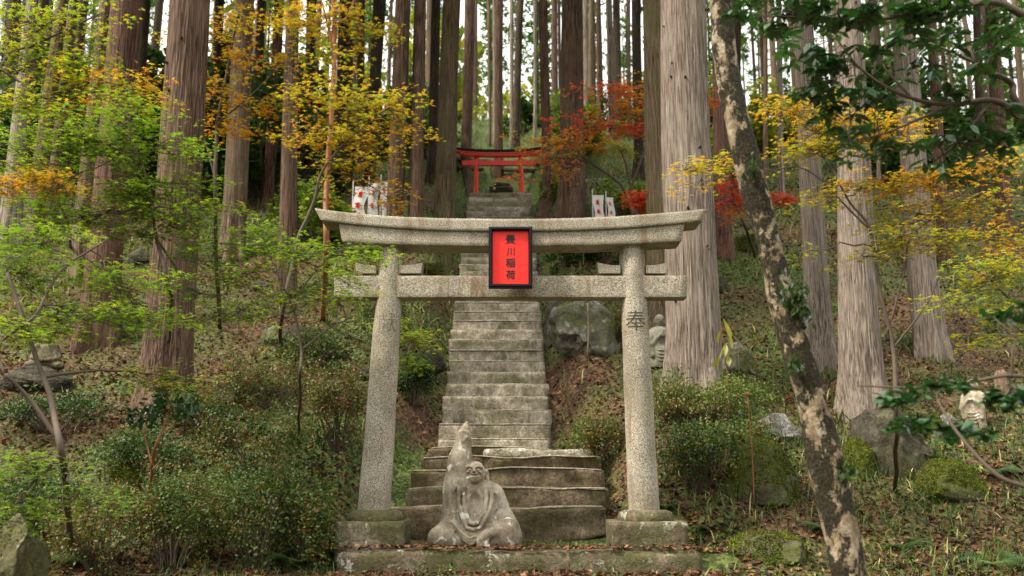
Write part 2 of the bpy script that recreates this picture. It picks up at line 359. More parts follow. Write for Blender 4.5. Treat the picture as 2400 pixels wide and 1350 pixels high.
def H(x, y):
    x = np.asarray(x, float); y = np.asarray(y, float)
    s = np.interp(y, YS, ZS); c = np.interp(y, YC, ZC)
    dx = np.abs(x-cxs(y)); hw = halfw(y)
    plat = smooth(23.3, 24, y)*(1-smooth(27.2, 29, y))*1.6
    w = smooth(hw+.0+plat, hw+.55+plat, dx)
    w = w*smooth(9.3, 9.8, y) + (1-smooth(9.3, 9.8, y))
    far = smooth(2.0, 4.5, dx)*smooth(9.5, 11, y)*(1-smooth(13, 15, y))
    side = s + .12*far*np.sign(-x)                  # left bank a little higher
    side = side - smooth(3.0, 6, -x)*.45*(1-smooth(11, 13, y)) - smooth(1.9, 3.2, x)*(1-smooth(4.6, 6.5, x))*.0
    z = c*(1-w) + side*w
    n = .16*fbm2(x, y, .55, 3, 3) + .035*fbm2(x, y, 3.1, 9, 2)
    n = n + .03*fbm2(x, y, 1.7, 15, 2)
    n = n + smooth(14, 24, y)*.5*fbm2(x, y, .16, 5, 2)
    return z + n*w*smooth(.0, .5, np.abs(dx)-hw+.2)
def H1(x, y): return float(H(np.array([x]), np.array([y]))[0])
_T = np.concatenate([np.arange(4, 30, .05), np.arange(30, 120, .25)])
def hit(px, py):
    r = ray(px, py); q = CAM[None] + r[None]*(_T/r[1])[:, None]
    g = H(q[:, 0], q[:, 1]) - q[:, 2]; k = np.argmax(g > 0) if (g > 0).any() else len(_T)-1
    p = q[k]; p[2] = H1(p[0], p[1]); return p
gx = np.concatenate([-np.geomspace(200, 10.2, 34), np.arange(-10, 10.01, .11), np.geomspace(10.2, 200, 34)])
gy = np.concatenate([[-60, -30, -10, 0, 3], np.arange(5, 26, .11), np.geomspace(26.2, 200, 60)])
A, B = np.meshgrid(gx, gy, indexing='ij')
GV = np.stack([A, B, H(A, B)], -1).reshape(-1, 3)
tag(obj('ground', GV, grid_faces(len(gx), len(gy))[:, ::-1], M['ground'], smooth_=True), None, None, None, 'structure')
print('hits', [np.round(hit(*q), 2) for q in ((370, 960), (1625, 950), (240, 800), (2180, 830), (1338, 500), (1700, 1300), (100, 1300), (30, 560))])

# ---------------------------------------------------------------- stone torii
rng = np.random.default_rng(7); random.seed(7)
D0 = 10.0
tor = thing('stone_torii', P(1194, 1283, D0), 'grey speckled granite torii gate at the foot of the stone stairs', 'torii gate')
def Xp(px, py=675, d=D0): return P(px, py, d)[0]
def Zp(py, d=D0): return P(1200, py, d)[2]
LINTEL_F = D0-.22
def pillar(xb, xt, rb, rt, seed):
    zb, zt = Zp(1215), Zp(572); n = 60; t = np.linspace(0, 1, n)
    pts = np.stack([xb+(xt-xb)*t, np.full(n, D0), zb+(zt-zb)*t], -1)
    return tube(pts, rb+(rt-rb)*t, 48, True, .006, 5, seed)
pw = PXM(D0)
pil = []
for xb, xt, rb, rt, sd in ((Xp(876, 1205), Xp(920, 590), 38.5*.00418, 28.5*.00438, 1), (Xp(1510, 1205), Xp(1480, 590), 36.5*.00418, 29.5*.00438, 2)):
    V, G = pillar(xb, xt, rb, rt, sd); pil.append(obj('pillar', V, G, M['granite'], tor, smooth_=True))
for xb, x0, x1, sd in ((Xp(880, 1215), 785, 946, 3), (Xp(1513, 1215), 1436, 1614, 4)):
    r = 67*.00416
    V, G = lathe([(0, Zp(1194)+.005), (r*.74, Zp(1195)), (r*.92, Zp(1200)), (r*.99, Zp(1211)), (r, Zp(1222)), (r*.9, Zp(1232))], 48, xb, D0, .008, 5, sd)
    obj('base_disc', V, G, M['sill'], tor, smooth_=True)
    V, G = rough_box(Xp(x0, 1250, D0-.36), Xp(x1, 1250, D0-.36), D0-.36, D0+.38, -.12, Zp(1223, D0-.36), .012, .008, 7, sd, .05)
    obj('pedestal', V, G, M['sill'], tor, smooth_=True)
def beam(pts, y0, y1, nseg, seed, bev=.012, amp=.003):
    """pts: (px, pytop, pybottom) along the beam, seen on its front face"""
    px = [p[0] for p in pts]; tp = [P(p[0], p[1], y0) for p in pts]; bt = [P(p[2], p[3], y0) for p in pts]
    u = np.linspace(0, 1, len(pts))
    def warp(V, U):
        X = np.stack([np.interp(V[:, 0], u, [q[0] for q in tp]), np.interp(V[:, 0], u, [q[2] for q in tp])], -1)
        Y = np.stack([np.interp(V[:, 0], u, [q[0] for q in bt]), np.interp(V[:, 0], u, [q[2] for q in bt])], -1)
        w = V[:, 2:3]; XZ = Y*(1-w)+X*w
        W = np.stack([XZ[:, 0], y0+(y1-y0)*V[:, 1], XZ[:, 1]], -1)
        return W + np.stack([fbm(W*6, seed+k, 3) for k in range(3)], -1)*amp
    U, Fc = boxgrid(nseg, 8, 8)
    # bevel: move the outermost rows in a little
    B = U.copy()
    for a, n_ in ((1, 8), (2, 8)): B[:, a] = np.where(np.isclose(U[:, a], 1/n_), .035, np.where(np.isclose(U[:, a], 1-1/n_), .965, U[:, a]))
    e = ((np.isclose(U[:, 1], 0) | np.isclose(U[:, 1], 1)) & (np.isclose(U[:, 2], 0) | np.isclose(U[:, 2], 1)))
    B[e, 1] = np.where(B[e, 1] < .5, .01, .99); B[e, 2] = np.where(B[e, 2] < .5, .01, .99)
    return warp(B, U), Fc
def curve(x0, x1, f, g, n=24, dx0=0, dx1=0):
    o_ = []
    for k in range(n+1):
        t = k/n; px = x0+(x1-x0)*t; pb = (x0+dx0)+((x1+dx1)-(x0+dx0))*t; o_.append((px, f(px), pb, g(px)))
    return o_
ktop = lambda x: np.interp(x, [737, 760, 800, 850, 900, 950, 1010, 1100, 1200, 1300, 1400, 1470, 1530, 1600, 1660], [487, 491, 496, 501, 505, 508, 510, 512, 513, 512, 509, 505, 501, 495, 488])
kbot = lambda x: np.interp(x, [737, 800, 850, 900, 1000, 1100, 1200, 1300, 1400, 1500, 1600, 1660], [516, 524, 529, 533, 539, 541, 541.5, 541, 538, 533, 524, 517])
V, G = beam(curve(737, 1660, ktop, kbot, 30, 15, -15), D0-.20, D0+.20, 60, 11); obj('top_lintel', V, G, M['granite'], tor, smooth_=True)
sbot = lambda x: np.interp(x, [793, 900, 1000, 1200, 1400, 1500, 1605], [566, 572, 575, 577, 574, 571, 565])
V, G = beam(curve(793, 1605, lambda x: kbot(x)-2, sbot, 24, 9, -8), D0-.175, D0+.175, 50, 12); obj('lower_lintel', V, G, M['granite'], tor, smooth_=True)
V, G = beam(curve(783, 1610, lambda x: 646, lambda x: 697, 8, 0, 0), D0-.10, D0+.10, 50, 13); obj('tie_beam', V, G, M['granite'], tor, smooth_=True)
def wedge(x0, x1, flip):           # little flared wedge on the tie beam
    zt, zb, zm = Zp(619), Zp(645.5), Zp(626); a, b = Xp(x0, 635), Xp(x1, 635)
    if flip: pts = [(a, zm), (b, zt), (b-(b-a)*.08, zb), (a, zb)]
    else: pts = [(a, zt), (b, zm), (b, zb), (a+(b-a)*.08, zb)]
    # add curve points on top
    (ax, az), (bx, bz) = pts[0], pts[1]
    top = [(ax+(bx-ax)*t, az+(bz-az)*t-.012*math.sin(math.pi*t)) for t in (.0, .25, .5, .75, 1.)]
    return extr(top+pts[2:], D0-.095, D0+.09)
for a, b, f in ((835, 884, False), (938, 993, True), (1398, 1452, False), (1512, 1562, True)):
    V, G = wedge(a, b, f); o = obj('wedge', V, G, M['granite'], tor)
    bv = o.modifiers.new('b', 'BEVEL'); bv.width = .006; bv.segments = 2
def glyph(ch, cx, cz, size, embolden=.004):
    c = bpy.data.curves.new('lettering', 'FONT'); c.body = ch; c.size = 1; c.extrude = 0; c.offset = embolden
    t = bpy.data.objects.new('lettering', c); COL.objects.link(t)
    dg = bpy.context.evaluated_depsgraph_get(); m = bpy.data.meshes.new_from_object(t.evaluated_get(dg))
    V = np.array([v.co[:] for v in m.vertices]); Fc = [list(p.vertices) for p in m.polygons]
    bpy.data.objects.remove(t); bpy.data.curves.remove(c); bpy.data.meshes.remove(m)
    mn, mxx = V.min(0), V.max(0); V = (V-(mn+mxx)/2)
    return V[:, :2]*size/max((mxx-mn)[:2])*np.array([1, 1]) + np.array([cx, cz]), Fc
def glyph_obj(name, ch, cx, cz, size, yf, th, mat, parent, emb=.004, wrap=None, sx=1., lab=None):
    V2, Fc = glyph(ch, cx, cz, size, emb); V2[:, 0] = cx+(V2[:, 0]-cx)*sx
    import bmesh
    bm = bmesh.new(); vs_ = [bm.verts.new((v[0], 0, v[1])) for v in V2]
    for f in Fc:
        try: bm.faces.new([vs_[i] for i in f])
        except ValueError: pass
    if wrap:
        bmesh.ops.triangulate(bm, faces=bm.faces[:])
        for _ in range(2): bmesh.ops.subdivide_edges(bm, edges=[e for e in bm.edges if e.calc_length() > .025], cuts=1)
    for v in bm.verts: v.co.y = (wrap(v.co.x, v.co.z) if wrap else yf)
    ret = bmesh.ops.extrude_face_region(bm, geom=bm.faces[:])
    for e in ret['geom']:
        if isinstance(e, bmesh.types.BMVert): e.co.y -= th
    bmesh.ops.recalc_face_normals(bm, faces=bm.faces[:])
    og = ORG[parent.name]
    for v in bm.verts: v.co -= Vector(og)
    me = bpy.data.meshes.new(name); bm.to_mesh(me); bm.free(); me.materials.append(mat)
    o = bpy.data.objects.new(name, me); COL.objects.link(o); o.parent = parent; ORG[o.name] = og; return o
def pil_wrap(xb, xt, rb, rt):
    zb, zt = Zp(1215), Zp(572)
    def f(x, z):
        t = (z-zb)/(zt-zb); c = xb+(xt-xb)*t; r = rb+(rt-rb)*t; return D0-math.sqrt(max(r*r-(x-c)**2, 1e-4))-.001
    return f
wr = pil_wrap(Xp(1510, 1205), Xp(1480, 590), 36.5*.00418, 29.5*.00438)
wl = pil_wrap(Xp(876, 1205), Xp(920, 590), 38.5*.00418, 28.5*.00438)
glyph_obj('carved_character', '奉', P(1491, 750, D0-.15)[0], P(1491, 750, D0-.15)[2], .21, 0, .002, M['engrave'], tor, -.012, wr, .95)
glyph_obj('carved_character', '献', P(907, 755, D0-.15)[0], P(907, 755, D0-.15)[2], .185, 0, .0012, M['engrave_worn'], tor, -.016, wl, .95)

# ---------------------------------------------------------------- hanging sign board
yS = D0-.255
sg = thing('shrine_sign', P(1197, 675, yS), 'red upright sign board in a black frame hanging at the middle of the stone torii', 'sign board')
x0, x1, z0, z1 = P(1145, 600, yS-.05)[0], P(1248, 600, yS-.05)[0], P(1197, 673, yS-.05)[2], P(1197, 530, yS-.05)[2]
fw = .040
fa = Acc()
prof = [(0, 0), (0, -.085), (.012, -.10), (.028, -.10), (fw, -.075), (fw, 0)]    # inward offset, y offset
ring = []
for ins, dy in prof: ring += [(x0+ins, yS+.05+dy, z0+ins), (x1-ins, yS+.05+dy, z0+ins), (x1-ins, yS+.05+dy, z1-ins), (x0+ins, yS+.05+dy, z1-ins)]
fa.add(ring, grid_faces(len(prof), 4, True))
fa.obj('frame', M['black'], sg)
V, G = rough_box(x0+.02, x1-.02, yS-.005, yS+.045, z0+.02, z1-.02, .002, 0, 5, 0, .1); obj('panel', V, G, M['redpanel'], sg)
for ch, py, s in (('豊', 561, .100), ('川', 590, .084), ('稲', 616, .096), ('荷', 644, .096)):
    q = P(1197, py, yS); glyph_obj('character', ch, q[0]-.002, q[2], s, yS-.005, .003, M['ink'], sg, .018)
V, G = tube([(x0+.12, yS+.04, z1-.04), (x0+.12, D0-.1, z1-.04)], .012, 8); obj('bracket', V, G, M['black'], sg)
V, G = tube([(x1-.12, yS+.04, z1-.04), (x1-.12, D0-.1, z1-.04)], .012, 8); obj('bracket', V, G, M['black'], sg)

# ---------------------------------------------------------------- staircase
pyl = [1028, 996, 963, 932, 902, 873, 847, 822, 798, 775, 753, 733]
wl_ = lambda py: np.interp(py, [452, 512, 595, 705, 847, 1028], [146, 162, 184, 210, 240, 268])
cxl = lambda py: np.interp(py, [452, 1028], [1170, 1166])
WST = 13.0*268/F/ray(1200, 1028)[1]
NS = 31
st = thing('stone_staircase', (cxs(13), 13, 1.0), 'long straight flight of worn grey stone steps climbing to the red torii', 'staircase')
d0, h0 = 13.0, P(1166, 1028, 13.0)[2]-CAM[2]
dn = 23.0; hn = P(1170, 452, dn)[2]-CAM[2]
SD = []; 
for k in range(NS):
    t = k/(NS-1); d = d0+(dn-d0)*t; h = CAM[2]+h0+(hn-h0)*(t); SD.append((d, h))
for k, (d, h) in enumerate(SD):
    dnx = SD[k+1][0] if k < NS-1 else d+.55
    cx = cxs(d); w = WST*(.5+.012*vnoise(np.array([k*1.7, 0, 0])))
    def wp(V, U, k=k): 
        V[:, 2] += .005*vnoise(np.stack([V[:, 0]*2.2, V[:, 1]*0+k*3.1, V[:, 0]*0], -1), 4)*(U[:, 2] > .5)
        V[:, 0] += .03*vnoise(np.stack([V[:, 2]*6, V[:, 1]*3+k, V[:, 0]*0], -1), 14)*(np.abs(U[:, 0]-.5) > .45)
        return V
    V, G = rough_box(cx-w, cx+w, d+.01*rng.normal(), dnx+.12, h-.30, h, .006, .005, 8, k, .05 if k < 16 else .1, wp)
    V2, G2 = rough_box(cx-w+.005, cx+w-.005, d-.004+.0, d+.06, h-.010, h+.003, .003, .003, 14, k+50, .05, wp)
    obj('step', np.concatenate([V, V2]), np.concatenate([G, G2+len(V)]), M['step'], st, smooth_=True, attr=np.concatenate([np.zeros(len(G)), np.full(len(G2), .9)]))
# ---------------------------------------------------------------- rough lower steps
rs = thing('rough_stone_steps', (0, 10.9, .0), 'broad uneven brown stone steps below the straight stairs, behind the seated statue', 'steps')
for k, (a, b, py, d, dep, th, sag) in enumerate([(905, 1425, 1189, 10.75, .8, .42, .16), (950, 1427, 1143, 11.25, .8, .30, .03), (962, 1418, 1099, 11.75, .8, .36, .03), (985, 1408, 1072, 12.15, .7, .26, .02), (1005, 1300, 1050, 12.6, .6, .3, .0)]):
    xa, xb, z = P(a, py, d)[0], P(b, py, d)[0], P(1200, py, d)[2]
    def wp(V, U, k=k, z=z, th=th, sag=sag):
        u = U[:, 0]*2-1
        V[:, 2] += (sag*u*u*.9)*(1-U[:, 2]) + .02*vnoise(np.stack([V[:, 0]*1.6, U[:, 0]*0+k*5, U[:, 0]*0], -1), 8)*U[:, 2]
        V[:, 1] += (.12 if k == 0 else .04)*u*u + .02*vnoise(np.stack([V[:, 0]*2, V[:, 2]*5, U[:, 0]*0+k], -1), 3) + (1-U[:, 2])*.05
        return V
    V, G = rough_box(xa, xb, d, d+dep, z-th, z, .016, .016, 6, 40+k, .045, wp, .02)
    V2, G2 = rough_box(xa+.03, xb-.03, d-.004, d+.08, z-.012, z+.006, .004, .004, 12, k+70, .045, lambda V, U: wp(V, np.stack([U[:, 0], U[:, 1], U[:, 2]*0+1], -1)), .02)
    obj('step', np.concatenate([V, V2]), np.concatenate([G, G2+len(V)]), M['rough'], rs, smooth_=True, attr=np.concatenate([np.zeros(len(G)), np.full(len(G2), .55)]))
q = P(1262, 1052, 12.45)
V, G = rough_box(P(1132, 1052, 12.35)[0], P(1392, 1052, 12.35)[0], 12.32, 12.95, q[2]-.13, q[2]+.0, .04, .014, 9, 77, .04, None, .02)
tag(obj('stone_slab', V, G, M['slab'], loc=(q[0], 12.6, q[2]-.1), smooth_=True), 'flat slab crusted with white lichen lying on the topmost rough step', 'stone slab')
V, G = rough_box(P(790, 1300, 9.55)[0], P(1650, 1300, 9.55)[0], 9.52, 9.86, P(0, 1345, 9.55)[2]-.15, P(0, 1289, 9.55)[2], .07, .014, 5, 88, .055, None, .022)
tag(obj('stone_sill', V, G, M['sill'], loc=(0, 9.7, -.1), smooth_=True), 'long mossy stone sill lying across the front of the torii and statue', 'stone sill')

# ---------------------------------------------------------------- vermilion torii at the top
DR = 25.4
rt_ = thing('red_torii', (P(1170, 450, DR)[0], DR, 7.5), 'small vermilion torii gate with a black top rail at the head of the stairs', 'torii gate')
def rb(pts, y0, y1, n, sd, name, m): V, G = beam(pts, y0, y1, n, sd, amp=.001); return obj(name, V, G, M[m], rt_, smooth_=False)
yr = DR
for (xb, xt) in ((1114.5, 1117), (1225, 1220)):
    pts = np.stack([P(xb + (xb-xt)*.2, 475, yr), P(xt, 362, yr)]); pts[0][2] = 7.2
    V, G = tube(np.linspace(pts[0], pts[1], 6), np.linspace(.066, .056, 6), 20); obj('pillar', V, G, M['red'], rt_, smooth_=True)
rk = lambda x: np.interp(x, [1060, 1085, 1120, 1170, 1215, 1245, 1275], [344, 348.5, 350.5, 351.5, 350.5, 348.5, 344])
rb(curve(1060, 1278, lambda x: rk(x)-1.5, lambda x: rk(x)+4, 16, 4, -4), yr-.14, yr+.14, 20, 1, 'top_rail', 'black')
rb(curve(1067, 1271, lambda x: rk(x)+4, lambda x: rk(x)+9, 16, 3, -3), yr-.115, yr+.115, 20, 2, 'upper_lintel', 'red')
rb(curve(1075, 1264, lambda x: rk(x)+7, lambda x: rk(x)+13.5, 16, 2, -2), yr-.10, yr+.10, 20, 3, 'lintel', 'red')
rb(curve(1083, 1257, lambda x: 376, lambda x: 387, 4), yr-.05, yr+.05, 10, 4, 'tie_beam', 'red')
rb(curve(1164, 1175, lambda x: 363, lambda x: 377, 2), yr-.04, yr+.04, 4, 5, 'strut', 'red')
for a, b in ((1106, 1128), (1209, 1232)): rb(curve(a, b, lambda x: 373.5, lambda x: 376.5, 2, 2, -2), yr-.045, yr+.045, 4, 6, 'wedge', 'red')
# offering stones under it
so_ = thing('stone_altar', (P(1172, 445, 26.4)[0], 26.4, 7.5), 'low dark stone altar seen through the red torii', 'stone altar')
zq = lambda py: P(1172, py, 26.4)[2]
V, G = rough_box(P(1147, 440, 26.4)[0], P(1202, 440, 26.4)[0], 26.2, 26.7, 7.2, zq(440), .03, .01, 6, 5, .06); obj('base', V, G, M['darkrock'], so_, smooth_=True)
V, G = rough_box(P(1156, 440, 26.4)[0], P(1196, 440, 26.4)[0], 26.28, 26.6, zq(441), zq(429), .05, .015, 6, 9, .05, None, .03); obj('cap_stone', V, G, M['darkrock'], so_, smooth_=True)
for nm, px, py, r, m, lb in (('white_cup', 1161, 439, .045, 'white', 'small white cup standing on the dark altar step under the red torii'), ('yellow_fruit', 1158, 446, .04, 'brass', 'small yellow offering fruit in front of the altar under the red torii')):
    q = P(px, py, 26.05)
    if nm == 'white_cup': V, G = lathe([(0, 0), (r*.7, 0), (r, r*1.2), (r*.9, r*1.2), (.0, r*.3)], 16)
    else: V, G = lathe([(0, 0), (r*.7, r*.25), (r, r), (r*.75, r*1.7), (.0, r*1.95)], 16)
    q[2] = zq(440)+.012 if nm == 'white_cup' else max(q[2], 7.35)
    if nm == 'white_cup': q[1] = 26.3
    tag(obj(nm, V+q, G, M[m], loc=q, smooth_=True), lb, 'cup' if nm == 'white_cup' else 'fruit')

# ---------------------------------------------------------------- carved statues (signed distance field -> mesh)
def ell(p, c, r, rot=0):
    q = p-np.array(c)
    if rot: a = R(rot); q = np.stack([q[:, 0]*math.cos(a)+q[:, 2]*math.sin(a), q[:, 1], -q[:, 0]*math.sin(a)+q[:, 2]*math.cos(a)], -1)
    r = np.array(r); k0 = np.linalg.norm(q/r, axis=1); k1 = np.linalg.norm(q/(r*r), axis=1); return k0*(k0-1)/np.maximum(k1, 1e-6)
def cap(p, a, b, ra, rb_):
    a, b = np.array(a), np.array(b); ab = b-a; t = np.clip((p-a)@ab/(ab@ab), 0, 1)
    return np.linalg.norm(p-a-t[:, None]*ab, axis=1) - (ra+(rb_-ra)*t)
def poly(p, pts, r):               # bent capsule chain
    d = None
    for a, b in zip(pts[:-1], pts[1:]):
        e = cap(p, a, b, r, r); d = e if d is None else np.minimum(d, e)
    return d
def smin(a, b, k): h = np.clip(.5+.5*(b-a)/k, 0, 1); return b*(1-h)+a*h-k*h*(1-h)
def smax(a, b, k): return -smin(-a, -b, k)
def surfnet(fn, lo, hi, h):
    ax = [np.arange(l, u+h, h) for l, u in zip(lo, hi)]; S = [len(a) for a in ax]
    g = np.stack(np.meshgrid(*ax, indexing='ij'), -1).reshape(-1, 3); D = fn(g).reshape(S)
    s = D < 0; C = np.stack([D[i:S[0]-1+i, j:S[1]-1+j, k:S[2]-1+k] for i in (0, 1) for j in (0, 1) for k in (0, 1)], -1)
    neg = C < 0; mk = neg.any(-1) & ~neg.all(-1); idx = -np.ones(mk.shape, int); idx[mk] = np.arange(mk.sum())
    c = C[mk]; acc = np.zeros((len(c), 3)); cnt = np.zeros(len(c))
    cor = np.array([(i, j, k) for i in (0, 1) for j in (0, 1) for k in (0, 1)], float)
    for a in range(8):
        for b in range(a+1, 8):
            if np.abs(cor[a]-cor[b]).sum() != 1: continue
            m = (c[:, a] < 0) != (c[:, b] < 0); t = c[m, a]/(c[m, a]-c[m, b])
            acc[m] += cor[a]+(cor[b]-cor[a])*t[:, None]; cnt[m] += 1
    V = (np.argwhere(mk)+acc/cnt[:, None])*h + np.array([a[0] for a in ax]); Q = []
    for axn in range(3):
        sh = [slice(None)]*3; s0 = list(sh); s1 = list(sh); s0[axn] = slice(0, -1); s1[axn] = slice(1, None)
        ch = s[tuple(s0)] != s[tuple(s1)]; I = np.argwhere(ch); u, v = [(1, 2), (2, 0), (0, 1)][axn]
        ok = (I[:, u] > 0) & (I[:, v] > 0) & (I[:, u] < S[u]-1) & (I[:, v] < S[v]-1); I = I[ok]
        if not len(I): continue
        def cell(du, dv): J = I.copy(); J[:, u] -= du; J[:, v] -= dv; return idx[J[:, 0], J[:, 1], J[:, 2]]
        q = np.stack([cell(1, 1), cell(0, 1), cell(0, 0), cell(1, 0)], -1); ins = s[I[:, 0], I[:, 1], I[:, 2]]
        q[~ins] = q[~ins][:, ::-1]; Q.append(q)
    Q = np.concatenate(Q); return V, Q[(Q >= 0).all(1)]
def statue_rakan(p):
    p = p.copy(); p[:, 0] += .006*np.sin(p[:, 2]*9)
    body = ell(p, (.02, .10, .34), (.31, .24, .40))
    body = smin(body, ell(p, (.0, .08, .16), (.36, .28, .20)), .08)
    sh = smin(cap(p, (-.17, .08, .58), (.13, .08, .60), .13, .12), body, .09)
    d = sh
    # crossed legs and knees
    d = smin(d, cap(p, (-.05, -.06, .10), (-.36, -.04, .12), .13, .125), .06)
    d = smin(d, ell(p, (-.355, -.06, .125), (.135, .14, .135)), .04)
    d = smin(d, cap(p, (.10, -.06, .12), (.37, -.04, .15), .14, .14), .06)
    d = smin(d, ell(p, (.36, -.07, .16), (.13, .16, .19)), .05)
    # raised arm on the left with its sleeve
    d = smin(d, cap(p, (-.19, .06, .30), (-.175, .06, .70), .17, .155), .12)
    d = smin(d, cap(p, (-.172, .06, .65), (-.155, .05, .95), .15, .115), .08)
    d = smin(d, cap(p, (-.165, .05, .90), (-.130, .04, 1.20), .132, .084), .07)
    # fist with a pointing finger
    d = smin(d, cap(p, (-.130, .04, 1.19), (-.112, .035, 1.29), .084, .046), .03)
    d = smin(d, cap(p, (-.112, .035, 1.27), (-.098, .03, 1.352), .046, .020), .03)
    d = smin(d, poly(p, [(-.17, -.005, 1.235), (-.13, -.03, 1.262), (-.08, -.012, 1.245)], .010), .02)
    d = smin(d, cap(p, (-.165, -.025, 1.12), (-.095, -.05, 1.19), .024, .018), .02)     # thumb
    # head tilted back
    d = smin(d, cap(p, (-.005, .06, .60), (.0, .03, .74), .085, .085), .04)
    hd = ell(p, (0, .035, .83), (.112, .135, .115)); hd = smin(hd, ell(p, (0, -.01, .775), (.092, .10, .07)), .05)
    hd = smin(hd, ell(p, (0, -.055, .738), (.05, .05, .035)), .03)                       # chin
    # brows, cheeks, nose, lips
    f = -.098
    for s_ in (-1, 1):
        hd = smin(hd, poly(p, [(s_*.018, f-.004, .868), (s_*.05, f+.006, .885), (s_*.085, f+.04, .868)], .011), .014)
        hd = smin(hd, ell(p, (s_*.052, f+.012, .822), (.030, .022, .018)), .014)
        hd = smax(hd, -poly(p, [(s_*.022, f-.012, .853), (s_*.045, f-.008, .861), (s_*.074, f+.018, .850)], .014), .006)
        hd = smin(hd, ell(p, (s_*.047, f+.002, .848), (.020, .012, .0065)), .004)
    hd = smin(hd, cap(p, (0, f-.006, .87), (0, f-.030, .836), .010, .014), .014)
    hd = smin(hd, ell(p, (0, f-.024, .832), (.024, .016, .012)), .008)
    for s_ in (-1, 1): hd = smax(hd, -ell(p, (s_*.011, f-.036, .824), (.007, .012, .006)), .004)
    hd = smin(hd, poly(p, [(-.048, f+.004, .806), (0, f-.016, .800), (.048, f+.004, .806)], .009), .008)
    hd = smin(hd, poly(p, [(-.046, f+.006, .782), (0, f-.014, .772), (.046, f+.006, .782)], .010), .010)
    hd = smax(hd, -poly(p, [(-.044, f-.004, .795), (-.02, f-.020, .788), (.02, f-.020, .788), (.044, f-.004, .795)], .012), .005)
    for s_ in (-1, 1):
        hd = smax(hd, -poly(p, [(s_*.035, f-.008, .83), (s_*.066, f+.01, .802), (s_*.062, f+.018, .77)], .009), .006)
    ear = ell(p, (.128, .05, .80), (.026, .030, .055)); ear = smin(ear, ell(p, (.135, .045, .745), (.024, .022, .035)), .015)
    ear = smax(ear, -ell(p, (.142, .025, .80), (.012, .018, .032)), .006)
    hd = smin(hd, ear, .01)
    hd = smin(hd, ell(p, (-.118, .06, .80), (.02, .030, .05)), .01)
    d = smin(d, hd, .02)
    # left shoulder (photo right) flows down to the bent arm
    d = smin(d, cap(p, (.20, .06, .57), (.33, .05, .30), .115, .095), .07)
    d = smin(d, cap(p, (.33, .04, .32), (.38, -.04, .26), .095, .085), .05)
    d = smin(d, cap(p, (.37, -.10, .27), (.13, -.22, .17), .072, .048), .03)
    d = smin(d, cap(p, (.16, -.215, .19), (.085, -.235, .13), .050, .046), .02)          # back of the hand
    for i, (x, l) in enumerate(((.035, .065), (.070, .10), (.104, .115), (.138, .10))):
        d = smin(d, poly(p, [(x+.02, -.235, .15), (x+.008, -.262, .10), (x+.018+.006*i, -.262, .115-l)], .0175), .005)
    d = smin(d, cap(p, (.07, -.21, .14), (-.01, -.225, .085), .022, .016), .008)           # thumb
    # bare chest hollow and the robe's collar folds
    U_ = lambda w, zb, y: [(-w, y+.06, .66), (-w, y+.03, .50), (-w*.85, y, .40), (-w*.4, y-.015, zb+.02), (0, y-.02, zb), (w*.4, y-.015, zb+.02), (w*.9, y, .40), (w*1.05, y+.03, .52), (w*1.05, y+.06, .66)]
    ch = ell(p, (.01, -.19, .50), (.092, .125, .20)); d = smax(d, -ch, .02)
    for k in range(3): d = smax(d, -poly(p, [(-.05, -.118, .50-.045*k), (.06, -.118, .50-.045*k)], .004), .006)
    d = smax(d, -poly(p, [(.005, -.12, .60), (.005, -.118, .38)], .004), .006)
    d = smin(d, poly(p, U_(.115, .285, -.165), .024), .006)
    d = smin(d, poly(p, U_(.17, .225, -.17), .022), .007)
    for a in range(3):                                                                    # folds on lap
        d = smin(d, poly(p, [(-.24+.02*a, -.12, .30-.035*a), (-.13, -.20, .20-.03*a), (-.04, -.235, .14-.03*a), (.06, -.20, .16-.03*a)], .016), .010)
        d = smax(d, -poly(p, [(-.23+.02*a, -.15, .272-.035*a), (-.13, -.225, .178-.03*a), (-.04, -.26, .118-.03*a)], .012), .010)
    for a in range(4):                                                                    # folds on sleeve and shoulder
        d = smax(d, -poly(p, [(-.30+.055*a, -.075-.012*a, .86-.10*a), (-.315+.05*a, -.10-.01*a, .55), (-.28+.05*a, -.12, .34-.01*a)], .008), .02)
        d = smax(d, -poly(p, [(.19+.03*a, -.06, .60-.02*a), (.24+.025*a, -.05, .44), (.20+.04*a, -.10, .34-.01*a)], .011), .012)
    d = smax(d, -poly(p, [(-.03, -.25, .20), (.03, -.275, .10), (.035, -.27, .02)], .012), .01)
    for x in (.072, .106, .14): d = smax(d, -poly(p, [(x, -.285, .13), (x+.012, -.285, .02)], .0065), .004)
    return np.maximum(d, -p[:, 2])
sp = P(1112, 1281, 10.05)
V, Q = surfnet(statue_rakan, (-.55, -.36, -.02), (.58, .40, 1.38), .0085)
V += np.stack([fbm(V*14, k, 2) for k in range(3)], -1)*.003
SC = .918
loc = np.array([sp[0], 10.05, -.0])
tag(obj('seated_statue', V*SC+loc, Q, M['statue'], loc=loc, smooth_=True), 'weathered seated monk statue laughing upward, one arm raised with a pointing finger', 'statue')
